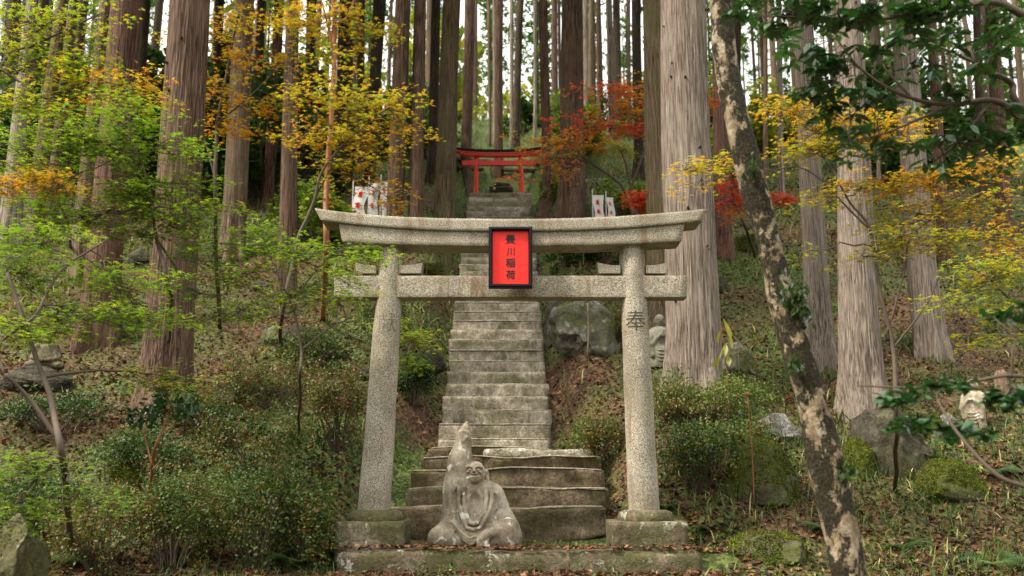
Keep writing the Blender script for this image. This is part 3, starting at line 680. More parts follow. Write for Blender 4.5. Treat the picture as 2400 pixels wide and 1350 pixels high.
def statue_jizo(p, fold=True, turn=0):
    d = ell(p, (0, .02, .30), (.19, .15, .36)); d = smin(d, cap(p, (-.12, .02, .66), (.12, .02, .66), .085, .085), .08)
    d = smin(d, cap(p, (0, .02, .10), (0, .02, .62), .18, .17), .08)
    hd = ell(p, (0, 0, .89), (.098, .112, .12)); hd = smin(hd, cap(p, (0, .02, .70), (0, .02, .80), .06, .055), .02)
    for s_ in (-1, 1):
        hd = smin(hd, poly(p, [(s_*.015, -.106, .91), (s_*.045, -.103, .92), (s_*.075, -.075, .91)], .007), .01)
        hd = smax(hd, -poly(p, [(s_*.02, -.112, .895), (s_*.06, -.096, .893)], .006), .006)
        hd = smin(hd, ell(p, (s_*.10, .01, .87), (.018, .022, .05)), .008)
    hd = smin(hd, cap(p, (0, -.108, .905), (0, -.122, .872), .008, .012), .01)
    hd = smax(hd, -poly(p, [(-.03, -.112, .842), (.03, -.112, .842)], .005), .005)
    d = smin(d, hd, .015)
    for s_ in (-1, 1):
        d = smin(d, cap(p, (s_*.175, .0, .64), (s_*.20, -.04, .44), .06, .07), .05)
        d = smin(d, cap(p, (s_*.19, -.06, .42), (s_*.03, -.17, .60), .055, .028), .03)
        d = smin(d, cap(p, (s_*.19, -.06, .42), (s_*.17, -.08, .22), .055, .05), .03)
        d = smin(d, cap(p, (s_*.015, -.185, .58), (s_*.008, -.19, .69), .022, .012), .006)
    if fold:
        d = smax(d, -ell(p, (0, -.20, .44), (.10, .07, .10)), .02)
        for k in range(4): d = smin(d, poly(p, [(-.15, -.09, .36-.06*k), (-.06, -.165, .31-.065*k), (.06, -.165, .31-.065*k), (.15, -.09, .36-.06*k)], .012), .012)
    d = smin(d, cap(p, (-.04, .02, .03), (.04, .02, .03), .17, .17), .05)
    return np.maximum(d, -p[:, 2])
def place_statue(name, fn, px, pyt, pyb, d, H_, lo, hi, mat, label, rot=0, sink=0.0):
    V, Q = surfnet(fn, lo, hi, .011); s_ = (P(px, pyt, d)[2]-P(px, pyb, d)[2])/H_
    a = R(rot); V = np.stack([V[:, 0]*math.cos(a)-V[:, 1]*math.sin(a), V[:, 0]*math.sin(a)+V[:, 1]*math.cos(a), V[:, 2]], -1)
    b = P(px, pyb, d); V = V*s_ + b; return tag(obj(name, V, Q, M[mat], loc=b, smooth_=True), label, 'statue')
DJ = 14.2
place_statue('praying_statue', statue_jizo, 1549, 737, 862, DJ, 1.01, (-.32, -.26, -.02), (.32, .24, 1.05), 'jizo', 'grey figure praying between the right torii pillar and the big grey cedar', 8)
hb = hit(2287, 1003)
place_statue('small_praying_statue', statue_jizo, 2287, 888, 1006, hb[1], 1.01, (-.32, -.26, -.02), (.32, .24, 1.05), 'statue', 'small stone figure praying side-on with draped robe among rocks at the right edge', -40)
def statue_seated(p):
    d = ell(p, (0, .05, .22), (.30, .24, .24)); d = smin(d, ell(p, (0, .06, .42), (.22, .16, .24)), .08)
    for s_ in (-1, 1):
        d = smin(d, ell(p, (s_*.28, -.06, .11), (.17, .17, .11)), .05)
        d = smin(d, cap(p, (s_*.20, .04, .56), (s_*.27, -.02, .30), .09, .08), .05)
        d = smin(d, cap(p, (s_*.26, -.08, .27), (s_*.04, -.20, .22), .06, .04), .03)
    hd = ell(p, (0, .02, .76), (.10, .11, .125)); hd = smin(hd, cap(p, (0, .04, .60), (0, .03, .70), .07, .06), .03)
    hd = smin(hd, cap(p, (0, -.09, .78), (0, -.10, .75), .009, .013), .01)
    for s_ in (-1, 1): hd = smax(hd, -poly(p, [(s_*.02, -.09, .785), (s_*.06, -.07, .783)], .006), .006)
    hd = smax(hd, -poly(p, [(-.03, -.088, .71), (.03, -.088, .71)], .006), .006)
    d = smin(d, hd, .02); return np.maximum(d, -p[:, 2])
hb = hit(90, 905)
place_statue('robed_statue', statue_seated, 104, 782, 868, hb[1]+.3, .89, (-.50, -.30, -.02), (.50, .35, .95), 'sill', 'seated stone figure half hidden by green maple leaves at the left edge', 20)
# ---------------------------------------------------------------- leaves
def maple_tmpl(lobes=5, notch=.30):
    ang = np.radians([-118, -62, 0, 62, 118])[:lobes] if lobes == 5 else np.radians([-70, 0, 70]); ln = [.62, .88, 1.0, .88, .62] if lobes == 5 else [.8, 1, .8]
    V = [(0, 0, 0)]; na = np.concatenate([[ang[0]-.45], (ang[:-1]+ang[1:])/2, [ang[-1]+.45]])
    for a in na: V.append((math.sin(a)*notch, math.cos(a)*notch, -.01))
    for a, l in zip(ang, ln): V.append((math.sin(a)*l, math.cos(a)*l, -.16*l))
    k = 1+len(na); Fc = [(0, 1+i, k+i, 2+i) for i in range(lobes)]
    V = np.array(V)*.5; V[:, 1] += .1; return V, np.array(Fc)
MT5 = maple_tmpl(); MT3 = maple_tmpl(3, .34)
OV = (np.array([(0, -.5, 0), (.17, -.18, .03), (.2, .12, .03), (0, .5, -.06), (-.2, .12, .03), (-.17, -.18, .03)]), np.array([(0, 1, 2, 3), (0, 3, 4, 5)]))
QD = (np.array([(-.33, -.5, 0), (.33, -.42, .1), (.28, .5, .02), (-.3, .42, .12)]), np.array([(0, 1, 2, 3)]))
SM = (np.array([(0, -.5, 0), (.28, 0, .04), (0, .5, 0), (-.28, 0, .04)]), np.array([(0, 1, 2, 3)]))
def leaves(c, size, T, rg, tilt=.35, yaw=None, tiltdir=None, szv=.25, axis=None):
    n = len(c); yaw = rg.uniform(0, 2*np.pi, n) if yaw is None else yaw; s = size*np.clip(rg.normal(1, szv, n), .45, 1.7)
    p = rg.normal(0, tilt, n) if tiltdir is None else tiltdir; r = rg.normal(0, tilt, n)
    cy, sy, cp, sp_, c2, s2 = np.cos(yaw), np.sin(yaw), np.cos(p), np.sin(p), np.cos(r), np.sin(r)
    L = T[0][None]*s[:, None, None]
    x, y, z = L[..., 0], L[..., 1], L[..., 2]
    x, z = x*c2[:, None]+z*s2[:, None], -x*s2[:, None]+z*c2[:, None]          # roll about y
    y, z = y*cp[:, None]-z*sp_[:, None], y*sp_[:, None]+z*cp[:, None]         # pitch about x
    x, y = x*cy[:, None]-y*sy[:, None], x*sy[:, None]+y*cy[:, None]
    V = np.stack([x, y, z], -1)+c[:, None]
    k = T[0].shape[0]; Fc = (T[1][None]+(np.arange(n)*k)[:, None, None]).reshape(-1, T[1].shape[1])
    return V.reshape(-1, 3), Fc, len(T[1])
# ---------------------------------------------------------------- rocks
def rock(px, pyb, w, h, mat, label, seed, name='rock', dscale=.8, rough_=.22, d=None, rot=0, cat='rock', sharp=1.):
    b = hit(px, pyb) if d is None else P(px, pyb, d)
    s = PXM(b[1], pyb); W, Hh = w*s/2, h*s
    U, Fc = boxgrid(40, 40, 40); q = (U*2-1); n_ = np.linalg.norm(q, axis=1, keepdims=True); m_ = np.abs(q).max(1, keepdims=True)
    q = q/n_*(.55+.45*m_/1) if 0 else q/np.maximum(n_, 1e-6)
    r = 1 + rough_*fbm(q*1.3+seed*3.7, seed, 2)*1.6 + rough_*.45*fbm(q*4+seed, seed+5, 3)
    rg = np.random.default_rng(seed); V = q*r[:, None]
    for _ in range(int(16*sharp)):                       # facets: flatten against random planes
        nn = rg.normal(size=3); nn[2] = abs(nn[2])*.8; nn /= np.linalg.norm(nn); k = rg.uniform(.42, .85); dd = V@nn-k
        V = V - np.where(dd > 0, dd*.93, 0)[:, None]*nn
    V = V/np.abs(V).max(0)
    V = V + np.stack([fbm(V*3.5, seed+k, 4) for k in range(3)], -1)*.11
    V = V*np.array([W, W*dscale, Hh*.64]); a = R(rot); V[:, 2] += Hh*(.36 if mat != 'mossrock' else .26)
    V = np.stack([V[:, 0]*math.cos(a)-V[:, 1]*math.sin(a), V[:, 0]*math.sin(a)+V[:, 1]*math.cos(a), V[:, 2]], -1) + b + np.array([0, W*dscale*.5, 0])
    o = tag(obj(name, V, Fc, M[mat], loc=b, smooth_=True), label, cat)
    if mat == 'mossrock' or (mat != 'darkrock' and w > 100):      # cushions of moss and small plants on the upper faces
        a_, b_, c_, d_ = (V[Fc[:, i]] for i in range(4)); nn = np.cross(c_-a_, d_-b_); ar = np.linalg.norm(nn, axis=1); nn = nn/np.maximum(ar, 1e-9)[:, None]
        ce = (a_+b_+c_+d_)/4; out_ = ce-V.mean(0); nn = np.where(((nn*out_).sum(1) < 0)[:, None], -nn, nn)
        mk_ = (nn[:, 2] > .15) & (fbm(ce*2.2, seed, 2) > (-.25 if mat == 'mossrock' else .12)); 
        if mk_.sum() > 5:
            pr = ar*mk_; n_m = int(min(9000, 9000*pr.sum()/2)+600) if mat == 'mossrock' else 500; i = rg.choice(len(ce), n_m, p=pr/pr.sum()); t = rg.uniform(0, 1, (n_m, 2))
            pp = a_[i]*((1-t[:, :1])*(1-t[:, 1:]))+b_[i]*(t[:, :1]*(1-t[:, 1:]))+c_[i]*(t[:, :1]*t[:, 1:])+d_[i]*((1-t[:, :1])*t[:, 1:])+nn[i]*.008
            mv, mf, nf = leaves(pp, .02, SM, rg, 1.1); obj('moss', mv, mf, M['mossleaf'], o, attr=np.repeat(np.clip(rg.normal(.42, .2, n_m)+.3*fbm(pp*2, 5, 2), 0, 1), nf))
    return o
rock(1372, 820, 175, 185, 'rock', 'large pale jagged boulder right of the stairs, seen under the tie beam', 3, rough_=.3)
rock(1305, 800, 90, 160, 'darkrock', 'dark boulder in shade between the stairs and the large pale boulder', 4)
rock(1737, 880, 105, 112, 'rock', 'pointed grey boulder just right of the big grey cedar', 8, sharp=1.5)
rock(1818, 1022, 120, 78, 'rock', 'whitish lichen boulder beside the leaning mossy tree', 5)
rock(1800, 1170, 220, 180, 'mossrock', 'large mound-shaped boulder thick with green moss right of the torii', 12, dscale=.9, rough_=.15)
rock(1385, 1075, 130, 95, 'mossrock', 'mossy boulder leaning against the bank just left of the right torii pillar', 16, rough_=.2)
rock(2022, 1112, 130, 135, 'mossrock', 'flat-faced mossy boulder right behind the leaning tree', 9, sharp=1.6)
rock(2110, 1110, 215, 200, 'darkrock', 'tall dark boulder topped with ivy at the foot of a broad cedar', 10, sharp=1.4)
rock(2205, 1010, 110, 70, 'mossrock', 'low mossy boulder beside the small praying figure', 14)
rock(2225, 1015, 60, 60, 'rock', 'small white stone leaning on the mossy boulder by the small figure', 15, sharp=1.6)
rock(1825, 1312, 215, 105, 'mossrock', 'low mossy hummock in the right foreground beside the leaning tree', 18, rough_=.12, dscale=.9)
rock(2240, 1165, 190, 110, 'mossrock', 'long low mossy rock above the leaf litter at right', 19, rough_=.15)
rock(1550, 930, 70, 85, 'rock', 'pale rock under the praying figure', 23, d=13.9)
rock(283, 1170, 100, 150, 'mossrock', 'upright grey-green boulder among shrubs at lower left', 25, sharp=1.3)
rock(30, 1380, 210, 180, 'sill', 'big rounded boulder in the bottom left corner, mossy above and pale below', 26, d=7.6, rough_=.12, sharp=.6)
rock(530, 965, 70, 80, 'darkrock', 'small upright stone beside the foot of the big brown cedar', 27, sharp=1.5)
rock(645, 805, 100, 62, 'rock', 'broken grey stone slab left of the orange-barked sapling', 28, sharp=1.5)
rock(705, 800, 80, 55, 'darkrock', 'brownish stone slab lying next to the broken grey one', 29, sharp=1.5)
rock(870, 890, 70, 55, 'darkrock', 'dark stone showing at the left edge of the left torii pillar', 30, sharp=1.2)
rock(1000, 870, 90, 75, 'darkrock', 'dark rock against the left side of the stairs', 31)
rock(85, 918, 190, 75, 'darkrock', 'dark flat-topped plinth stone carrying the seated figure at the left edge', 33, dscale=.7, rough_=.08)
rock(600, 680, 45, 30, 'rock', 'small pale stone on the slope left of the torii lintel end', 35)
rock(320, 620, 75, 50, 'darkrock', 'dark block stone on the slope behind the big brown cedar', 36)
rock(1083, 520, 32, 42, 'rock', 'pale stone beside the upper end of the stairs', 37)
rock(1760, 590, 110, 60, 'mossrock', 'mossy rock on the slope beyond the leaning tree', 38)
rock(2290, 660, 70, 40, 'rock', 'brownish stone on the far right slope', 39)
rock(1000, 640, 120, 30, 'mossrock', 'low mossy stones behind the left wedge of the torii', 41)
rock(1690, 690, 60, 46, 'darkrock', 'dark rock half hidden right behind the big grey cedar', 43)

# ---------------------------------------------------------------- banners
def banner(px, pyt, pyb, w, d, label, seed, pole=True, marks=3, pt=None):
    b = P(px, pyb, d); s = PXM(d, pyb); b0 = np.array([b[0], b[1], H1(b[0], b[1])])
    t = thing('prayer_banner', b0, label, 'banner', 'white prayer banners'); top = P(px, pyt, d)[2]; W = w*s
    V, G = tube([(b[0]-W/2-.02, d, b0[2]), (b[0]-W/2-.02, d, top+.14)], .012, 6); obj('pole', V, G, M['white'], t)
    n, m = 12, 22; u, v = np.meshgrid(np.linspace(0, 1, n), np.linspace(0, 1, m), indexing='ij')
    zb = P(px, pyb, d)[2]-.1; cur = .05*vnoise(np.stack([u*2, v*2, u*0+seed], -1), seed)
    nar = 1-.25*np.sin(v*np.pi)*(.5+.5*vnoise(np.stack([u*0, v*2, u*0+seed], -1), seed+2))
    X = b[0]-W/2+W*u*nar+.02*np.sin(v*6+seed); Y = d-.02+cur*u; Z = top-(top-zb)*v - .05*u*np.sin(v*3)
    V = np.stack([X, Y, Z], -1); V = V.reshape(-1, 3); Fc = grid_faces(n, m)
    V2 = np.concatenate([V, V+np.array([0, .004, 0])]); obj('cloth', V2, np.concatenate([Fc, Fc[:, ::-1]+len(V)]), M['cloth'], t, smooth_=True)
    def surf(uu, vv): return np.array([np.interp(vv, np.linspace(0, 1, m), X[int(uu*(n-1))]), np.interp(vv, np.linspace(0, 1, m), Y[int(uu*(n-1))]), np.interp(vv, np.linspace(0, 1, m), Z[int(uu*(n-1))])])
    a = Acc()
    for k in range(marks):
        vc = .2+.62*k/max(marks-1, 1)
        for (du, dv, L, ang) in ((0, -.04, .24, 8), (0, .0, .30, -6), (0, .02, .34, 92), (-.1, .05, .2, 50), (.1, .05, .2, 130)):
            c = surf(.5+du*.9, vc+dv); l = W*L; aa = R(ang); e = np.array([math.cos(aa)*l, 0, math.sin(aa)*l])
            V, G = tube([c-e/2-np.array([0, .012, 0]), c+e/2-np.array([0, .012, 0])], W*.045, 4); a.add(V, G)
    a.obj('red_writing', M['redink'], t)
banner(845, 438, 505, 34, 19.0, 'leftmost white prayer banner with red writing above the left end of the stone torii', 1)
banner(877, 430, 515, 24, 19.2, 'narrow white prayer banner in the middle of the three at left', 2)
banner(903, 425, 515, 20, 19.4, 'white prayer banner nearest the stairs among the three at left', 3)
banner(1405, 458, 515, 26, 19.5, 'wide white prayer banner with red marks right of the stairs below the red maple', 4)
banner(1432, 463, 515, 17, 19.7, 'narrow white prayer banner right beside the wide one on the right', 5)

# ---------------------------------------------------------------- cedars
def cedar_trunk(base, top, r0, r1, n, m, seed, amp=.05, flare=.42, zmax=None, freq=3.2):
    """base/top: 3D points on the axis; continues above the top point up to zmax"""
    ax = (top-base)/max(top[2]-base[2], .1); zmax = zmax or top[2]+6
    zz = np.concatenate([[-.5, -.25], np.linspace(0, 1.6, int(m*.3)), np.linspace(1.75, zmax-base[2], int(m*.7))])
    th = np.linspace(0, 2*np.pi, n, endpoint=False)
    pts = base + ax*zz[:, None]
    hh = top[2]-base[2]; r = r0+(r1-r0)*np.clip(zz/hh, 0, None); r = np.maximum(r, .04)
    rf = flare*r0*np.exp(-np.maximum(zz, -.1)/.45)
    Z = zz[:, None]+0*th; C, S = np.cos(th)[None]+0*Z, np.sin(th)[None]+0*Z
    lob = fbm(np.stack([C*1.5, S*1.5, Z*.06], -1), seed, 2)
    rid = fbm(np.stack([C*freq*2.2, S*freq*2.2, Z*.55], -1), seed+3, 4)
    r2 = fbm(np.stack([C*freq*1.7, S*freq*1.7, Z*.32], -1), seed+13, 3)
    rr = r[:, None]*(1+.07*lob+.7*amp*rid-amp*1.1*np.exp(-np.abs(r2)*9)) + rf[:, None]*(1+1.9*vnoise(np.stack([C*2.4, S*2.4, Z*.1], -1), seed+9))
    # slow sideways bow so that the stem is never a ruled line
    bow = .035*np.stack([vnoise(np.stack([zz*.22, zz*0, zz*0], -1), seed+1), vnoise(np.stack([zz*.22, zz*0+5, zz*0], -1), seed+2), zz*0], -1)*np.clip(zz, 0, 1)[:, None]
    V = pts[:, None]+bow[:, None]+np.stack([C*rr, S*rr, 0*rr], -1)
    return V.reshape(-1, 3), grid_faces(len(zz), n, True)[:, ::-1]
def spray_cloud(n, fn, size, asp, rg, droop=.5):
    """n small hanging leaf clumps, fn(n)->centres"""
    c = fn(n); a = rg.uniform(0, 2*np.pi, n); s = size*rg.uniform(.5, 1.4, n)
    t = np.stack([np.cos(a), np.sin(a), -droop+rg.normal(0, .35, n)], -1); t /= np.linalg.norm(t, axis=1, keepdims=True)
    b = np.cross(t, rg.normal(size=(n, 3))); b /= np.linalg.norm(b, axis=1, keepdims=True)
    T = t*s[:, None]; Bv = b*(s*asp)[:, None]
    V = np.stack([c-T*.5, c+Bv*.5-T*.1, c+T*.5, c-Bv*.5-T*.05], 1).reshape(-1, 3)
    return V, np.arange(n*4).reshape(n, 4)
def crown_np(zb, zt, rad, n, seed, size=.3, asp=.45):
    rg = np.random.default_rng(seed); nb = int(70); u = rg.uniform(0, 1, nb)**.8; hz = zb+(zt-zb)*u; az = rg.uniform(0, 2*np.pi, nb)
    L = rad*(1-.75*u)*rg.uniform(.5, 1.1, nb)
    def fn(n):
        k = rg.integers(0, nb, n); f = rg.uniform(.15, 1, n)**.7; r = L[k]*f
        return np.stack([np.cos(az[k])*r, np.sin(az[k])*r, hz[k]-.25*f*f*L[k]], -1)+rg.normal(0, .16, (n, 3))*np.array([1, 1, .6])
    V, Fc = spray_cloud(n, fn, size, asp, rg); return V, Fc, np.clip(rg.normal(.45, .22, n), 0, 1)
near_crowns = []
for k in range(3):
    V, Fc, at = crown_np(0, 12, 2.9, 3600, 300+k, .55, .5); near_crowns.append(mesh_np('crown', V, Fc, M['cedarleaf'], attr=at))
CROWN_ON = True; BASES = []
def cedar(px, pyb, wb, pxt, wt, mat, label, near=0, pyt=0, group='cedar trunks on the slope', d=None, crown=True):
    b = hit(px, pyb) if d is None else P(px, pyb, d)
    if d is not None: b[2] = H1(b[0], b[1])
    dd = b[1]; s = dd/(CP)/F; t = P(pxt, pyt, dd)
    n, m = {0: (20, 30), 1: (56, 70), 2: (150, 170)}[near]; sd = int(px*7+pyb) % 997
    root = thing('cedar_tree', b, label, 'tree', group)
    fl = .26
    ca = CP*(1 + (b[2]-CAM[2])/dd*math.tan(PITCH)); s0 = dd*ca/F; ct = CP*(1+(t[2]-CAM[2])/dd*math.tan(PITCH)); s1 = dd*ct/F
    V, G = cedar_trunk(b, t, wb*s0/2, wt*s1/2, n, m, sd, .055 if near else .05, fl, t[2]+7, 3.2 if near == 2 else 2.2)
    obj('trunk', V, G, M[mat], root, smooth_=True)
    if near == 2:                    # dead branch stubs and knots
        a = Acc(); rg_ = np.random.default_rng(sd)
        for _ in range(11):
            zz = rg_.uniform(1.2, 6); az = rg_.uniform(3.3, 6.1); c_ = b+(t-b)*(zz/(t[2]-b[2])); rr = (wb*s0/2+(wt*s1/2-wb*s0/2)*zz/(t[2]-b[2]))*.9; dv = np.array([math.cos(az), math.sin(az), .25])
            V, G = tube([c_+dv*rr*.8, c_+dv*(rr+.02), c_+dv*(rr+.035+.05*rg_.random())], [.03, .018, .008], 6); a.add(V, G)
        a.obj('branch_stubs', M['bark_dark'], root)
    BASES.append((b[0], b[1], wb*s0/2*1.15))
    if CROWN_ON and crown:
        ax = (t-b)/(t[2]-b[2]); zz = t[2]-b[2]+3.5
        c = bpy.data.objects.new('crown', near_crowns[sd % 3]); COL.objects.link(c); c.parent = root
        c.location = [float(v) for v in ax*zz]; c.rotation_euler = (0, 0, sd); c.scale = (.8, .8, .9)
    return root
cedars = [
 (386, 955, 118, 441, 92, 'bark_brown', 'massive brown cedar with deeply furrowed bark left of the torii', 2),
 (1625, 948, 128, 1606, 106, 'bark_grey', 'massive pale grey cedar rising behind the right end of the stone torii', 2),
 (2022, 962, 103, 1990, 56, 'bark_grey', 'broad grey cedar on the right with flared foot behind the dark boulder', 2),
 (232, 800, 84, 297, 66, 'bark_red', 'thick reddish brown cedar directly left of the massive brown one', 1),
 (1927, 848, 62, 1880, 42, 'bark_grey', 'slim grey cedar between the leaning mossy tree and the broad grey one', 1),
 (2180, 828, 70, 2112, 48, 'bark_grey', 'grey cedar on the far right slope with spreading foot', 1),
 (1545, 790, 62, 1531, 52, 'bark_moss', 'mottled cedar hidden partly behind the massive pale grey one, on its left', 1),
 (672, 690, 44, 690, 30, 'bark_brown', 'straight brown cedar with stripy bark left of the stone lintel end', 1),
 (545, 600, 60, 576, 44, 'bark_pale', 'tan cedar immediately right of the massive brown one', 1),
 (1338, 502, 64, 1340, 46, 'bark_brown', 'stout brown cedar with flared foot right of the red torii', 1),
 (1038, 508, 48, 1062, 40, 'bark_moss', 'mossy tan cedar just left of the red torii, near the stair head', 1),
 (922, 590, 40, 942, 36, 'bark_brown', 'brown cedar with pale left side behind the banners', 1),
 (975, 590, 36, 986, 28, 'bark_brown', 'slender brown cedar between the banners and the mossy tan cedar', 1),
 (180, 650, 40, 250, 28, 'bark_pale', 'pale leaning cedar on the left edge of the thick reddish one', 1),
 (18, 580, 50, 78, 25, 'bark_white', 'whitish leaning cedar, leftmost in the picture', 1),
 (78, 545, 40, 153, 26, 'bark_pale', 'pale leaning cedar, second from the left edge', 1),
 (115, 525, 32, 176, 22, 'bark_pale', 'thin pale leaning cedar, third from the left edge', 0),
 (862, 452, 24, 890, 30, 'bark_dark', 'dark cedar above the left banners leaning right', 0),
 (800, 430, 40, 812, 38, 'bark_dark', 'dark thick cedar behind the golden maple', 0),
 (845, 400, 18, 849, 18, 'bark_dark', 'thin dark cedar next to the dark thick one behind the golden maple', 0),
 (1010, 430, 24, 1021, 22, 'bark_dark', 'dark cedar left of the mossy tan one', 0),
 (1092, 446, 26, 1099, 24, 'bark_brown', 'purple brown cedar behind the left post of the red torii', 0),
 (1167, 420, 22, 1173, 18, 'bark_brown', 'thin brown cedar rising behind the middle of the red torii', 0),
 (1207, 352, 18, 1220, 17, 'bark_dark', 'thin dark cedar above the right half of the red torii', 0),
 (1283, 500, 24, 1276, 21, 'bark_red', 'slim reddish cedar between the red torii and the stout brown cedar', 0),
 (628, 482, 26, 652, 24, 'bark_red', 'reddish slim cedar between the tan and the stripy cedars', 0),
 (722, 410, 22, 730, 24, 'bark_dark', 'dark slim cedar right of the stripy brown one', 0),
 (500, 430, 22, 512, 22, 'bark_dark', 'dark slim cedar against the right edge of the massive brown one', 0),
 (1698, 600, 42, 1686, 30, 'bark_red', 'reddish cedar between the massive grey cedar and the leaning tree', 0),
 (1433, 330, 15, 1425, 15, 'bark_grey', 'thin grey violet cedar over the red maple', 0),
 (1476, 330, 10, 1474, 10, 'bark_pale', 'very thin pale cedar over the red maple', 0),
 (1496, 420, 24, 1494, 22, 'bark_dark', 'dark cedar left of the mottled cedar', 0),
 (1374, 320, 10, 1371, 12, 'bark_white', 'bright whitish thin trunk beside the stout brown cedar', 0),
 (1404, 330, 9, 1400, 10, 'bark_red', 'thin rusty trunk behind the red maple', 0),
 (1254, 346, 8, 1252, 9, 'bark_white', 'whitish thin trunk above the right end of the red torii', 0),
 (1198, 345, 8, 1198, 10, 'bark_white', 'whitish thin trunk above the middle of the red torii', 0),
 (1147, 345, 7, 1146, 8, 'bark_pale', 'pale thin trunk above the left half of the red torii', 0),
 (1161, 345, 8, 1159, 10, 'bark_white', 'bright thin trunk above the strut of the red torii', 0),
 (1833, 470, 14, 1822, 12, 'bark_white', 'thin whitish trunk right of the leaning tree', 0),
 (1797, 430, 11, 1790, 10, 'bark_pale', 'thin pale trunk close to the leaning tree top', 0),
 (2062, 430, 10, 2040, 9, 'bark_white', 'thin white trunk behind the evergreen leaves', 0),
 (2215, 620, 28, 2180, 22, 'bark_red', 'reddish cedar right of the grey cedar with spreading foot', 0),
 (2300, 470, 20, 2290, 18, 'bark_dark', 'dark slim cedar near the right edge', 0),
 (2355, 545, 34, 2325, 28, 'bark_red', 'dark reddish cedar close to the right edge of the picture', 0),
 (1720, 480, 22, 1730, 20, 'bark_dark', 'dark slim cedar behind the leaning tree', 0),
 (60, 430, 30, 105, 24, 'bark_dark', 'dark cedar between the two leftmost pale ones', 0),
 (10, 400, 34, 30, 30, 'bark_dark', 'dark cedar at the upper left corner', 0),
 (300, 520, 34, 340, 26, 'bark_dark', 'dark cedar between the thick reddish and the massive brown ones', 0),
 (588, 460, 22, 612, 20, 'bark_dark', 'dark cedar right behind the tan one', 0),
]
for c in cedars:
    cedar(*c[:7], near=c[7], crown=c[0] not in (1338, 1038, 1092, 1167, 1207, 1283, 1010, 975, 1254, 1198, 1147, 1161))

# far trees: three models, copied
def far_model(k):
    rg = np.random.default_rng(500+k); root = thing('far_cedar', (0, 0, 0), 'x', 'tree', 'far cedar trunks on the hill crest')
    V, G = cedar_trunk(np.array([0, 0, 0.]), np.array([rg.normal()*.12, 0, 12]), .21, .13, 12, 16, 50+k, .05, .3, 19)
    obj('trunk', V, G, M[['bark_dark', 'bark_brown', 'bark_pale', 'bark_dark'][k]], root, smooth_=True)
    V, Fc, at = crown_np([9, 8, 11, 6.5][k], 20, 2.0, 1200, 520+k, .34, .5); obj('crown', V, Fc, M['cedarleaf'], root, attr=at)
    V = None; return root
FM = [far_model(k) for k in range(4)]
rg = np.random.default_rng(99); used = set(); placed = []
names = ['dark', 'brown', 'pale', 'dark low-branched']
cnt = 0; tries = 0
while cnt < 215 and tries < 9000:
    tries += 1
    y = rg.uniform(29, 76) if cnt < 145 else rg.uniform(46, 80); x = rg.uniform(-.66, .66)*y
    if abs(x+.4) < (2.5 if y < 40 else .0): continue
    if y < 40 and rg.random() < .55: continue
    if any((x-a)**2+(y-b)**2 < (1.9 if cnt < 145 else 1.3)**2 for a, b in placed): continue
    placed.append((x, y)); k = rg.choice(4, p=[.32, .28, .26, .14]); z = H1(x, y)-.1; s = rg.uniform(.5, .95)*(.62 if cnt > 145 else 1); sz = rg.uniform(.9, 1.15)
    m_ = FM[k]; side = 'left' if x < -y*.2 else ('right' if x > y*.2 else 'middle'); dep = 'below the hill crest' if y < 45 else 'on and beyond the hill crest'
    c = m_ if k not in used else m_.copy()
    if k in used:
        COL.objects.link(c)
        for ch in m_.children:
            h = ch.copy(); COL.objects.link(h); h.parent = c
    used.add(k); c.location = (x, y, z); c.scale = (s, s, sz); c.rotation_euler = (rg.normal()*.012, rg.normal()*.012+ x/y*-.02, rg.uniform(0, 6.28))
    c['label'] = f'{names[k]} thin cedar trunk standing {dep} in the {side} background'
    c['group'] = f'{names[k]} thin far cedars, {dep}, {side}'
    cnt += 1
# understory bushes and small broadleaf trees on the hill
def bush_mesh(k, n=2600, size=.16):
    rg = np.random.default_rng(700+k); nc = 16; cc = rg.normal(size=(nc, 3))*np.array([.6, .6, .42])+np.array([0, 0, 1.0]); rr = rg.uniform(.25, .55, nc)
    def fn(n):
        i = rg.integers(0, nc, n); v = rg.normal(size=(n, 3)); v /= np.linalg.norm(v, axis=1, keepdims=True); return cc[i]+v*(rr[i]*rg.uniform(.55, 1.05, n))[:, None]
    V, Fc = spray_cloud(n, fn, size, .6, rg, .1); return V, Fc, rg
BM = []
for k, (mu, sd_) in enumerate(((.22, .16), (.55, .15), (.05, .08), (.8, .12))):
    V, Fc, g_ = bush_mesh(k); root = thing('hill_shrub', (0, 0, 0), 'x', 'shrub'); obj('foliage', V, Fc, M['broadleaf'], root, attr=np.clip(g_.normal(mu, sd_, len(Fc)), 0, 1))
    a = Acc()
    for _ in range(7):
        e = g_.normal(size=3)*np.array([.5, .5, .3])+np.array([0, 0, 1.]); V, G = tube(spline([(0, 0, -.1), e*.5+g_.normal(size=3)*.06, e], 6), np.linspace(.03, .008, 6), 4); a.add(V, G)
    a.obj('stems', M['twig'], root); BM.append(root)
usedb = set(); nmb = ['mid green', 'bright yellow-green', 'dark green', 'golden']
def put_bush(k, x, y, s, sz, lab, grp=None):
    m_ = BM[k]; c = m_ if k not in usedb else m_.copy()
    if k in usedb:
        COL.objects.link(c)
        for ch in m_.children:
            h = ch.copy(); COL.objects.link(h); h.parent = c
    usedb.add(k); c.location = (x, y, H1(x, y)-.05); c.scale = (s, s, sz); c.rotation_euler = (0, 0, random.uniform(0, 6)); c['label'] = lab
    if grp: c['group'] = grp
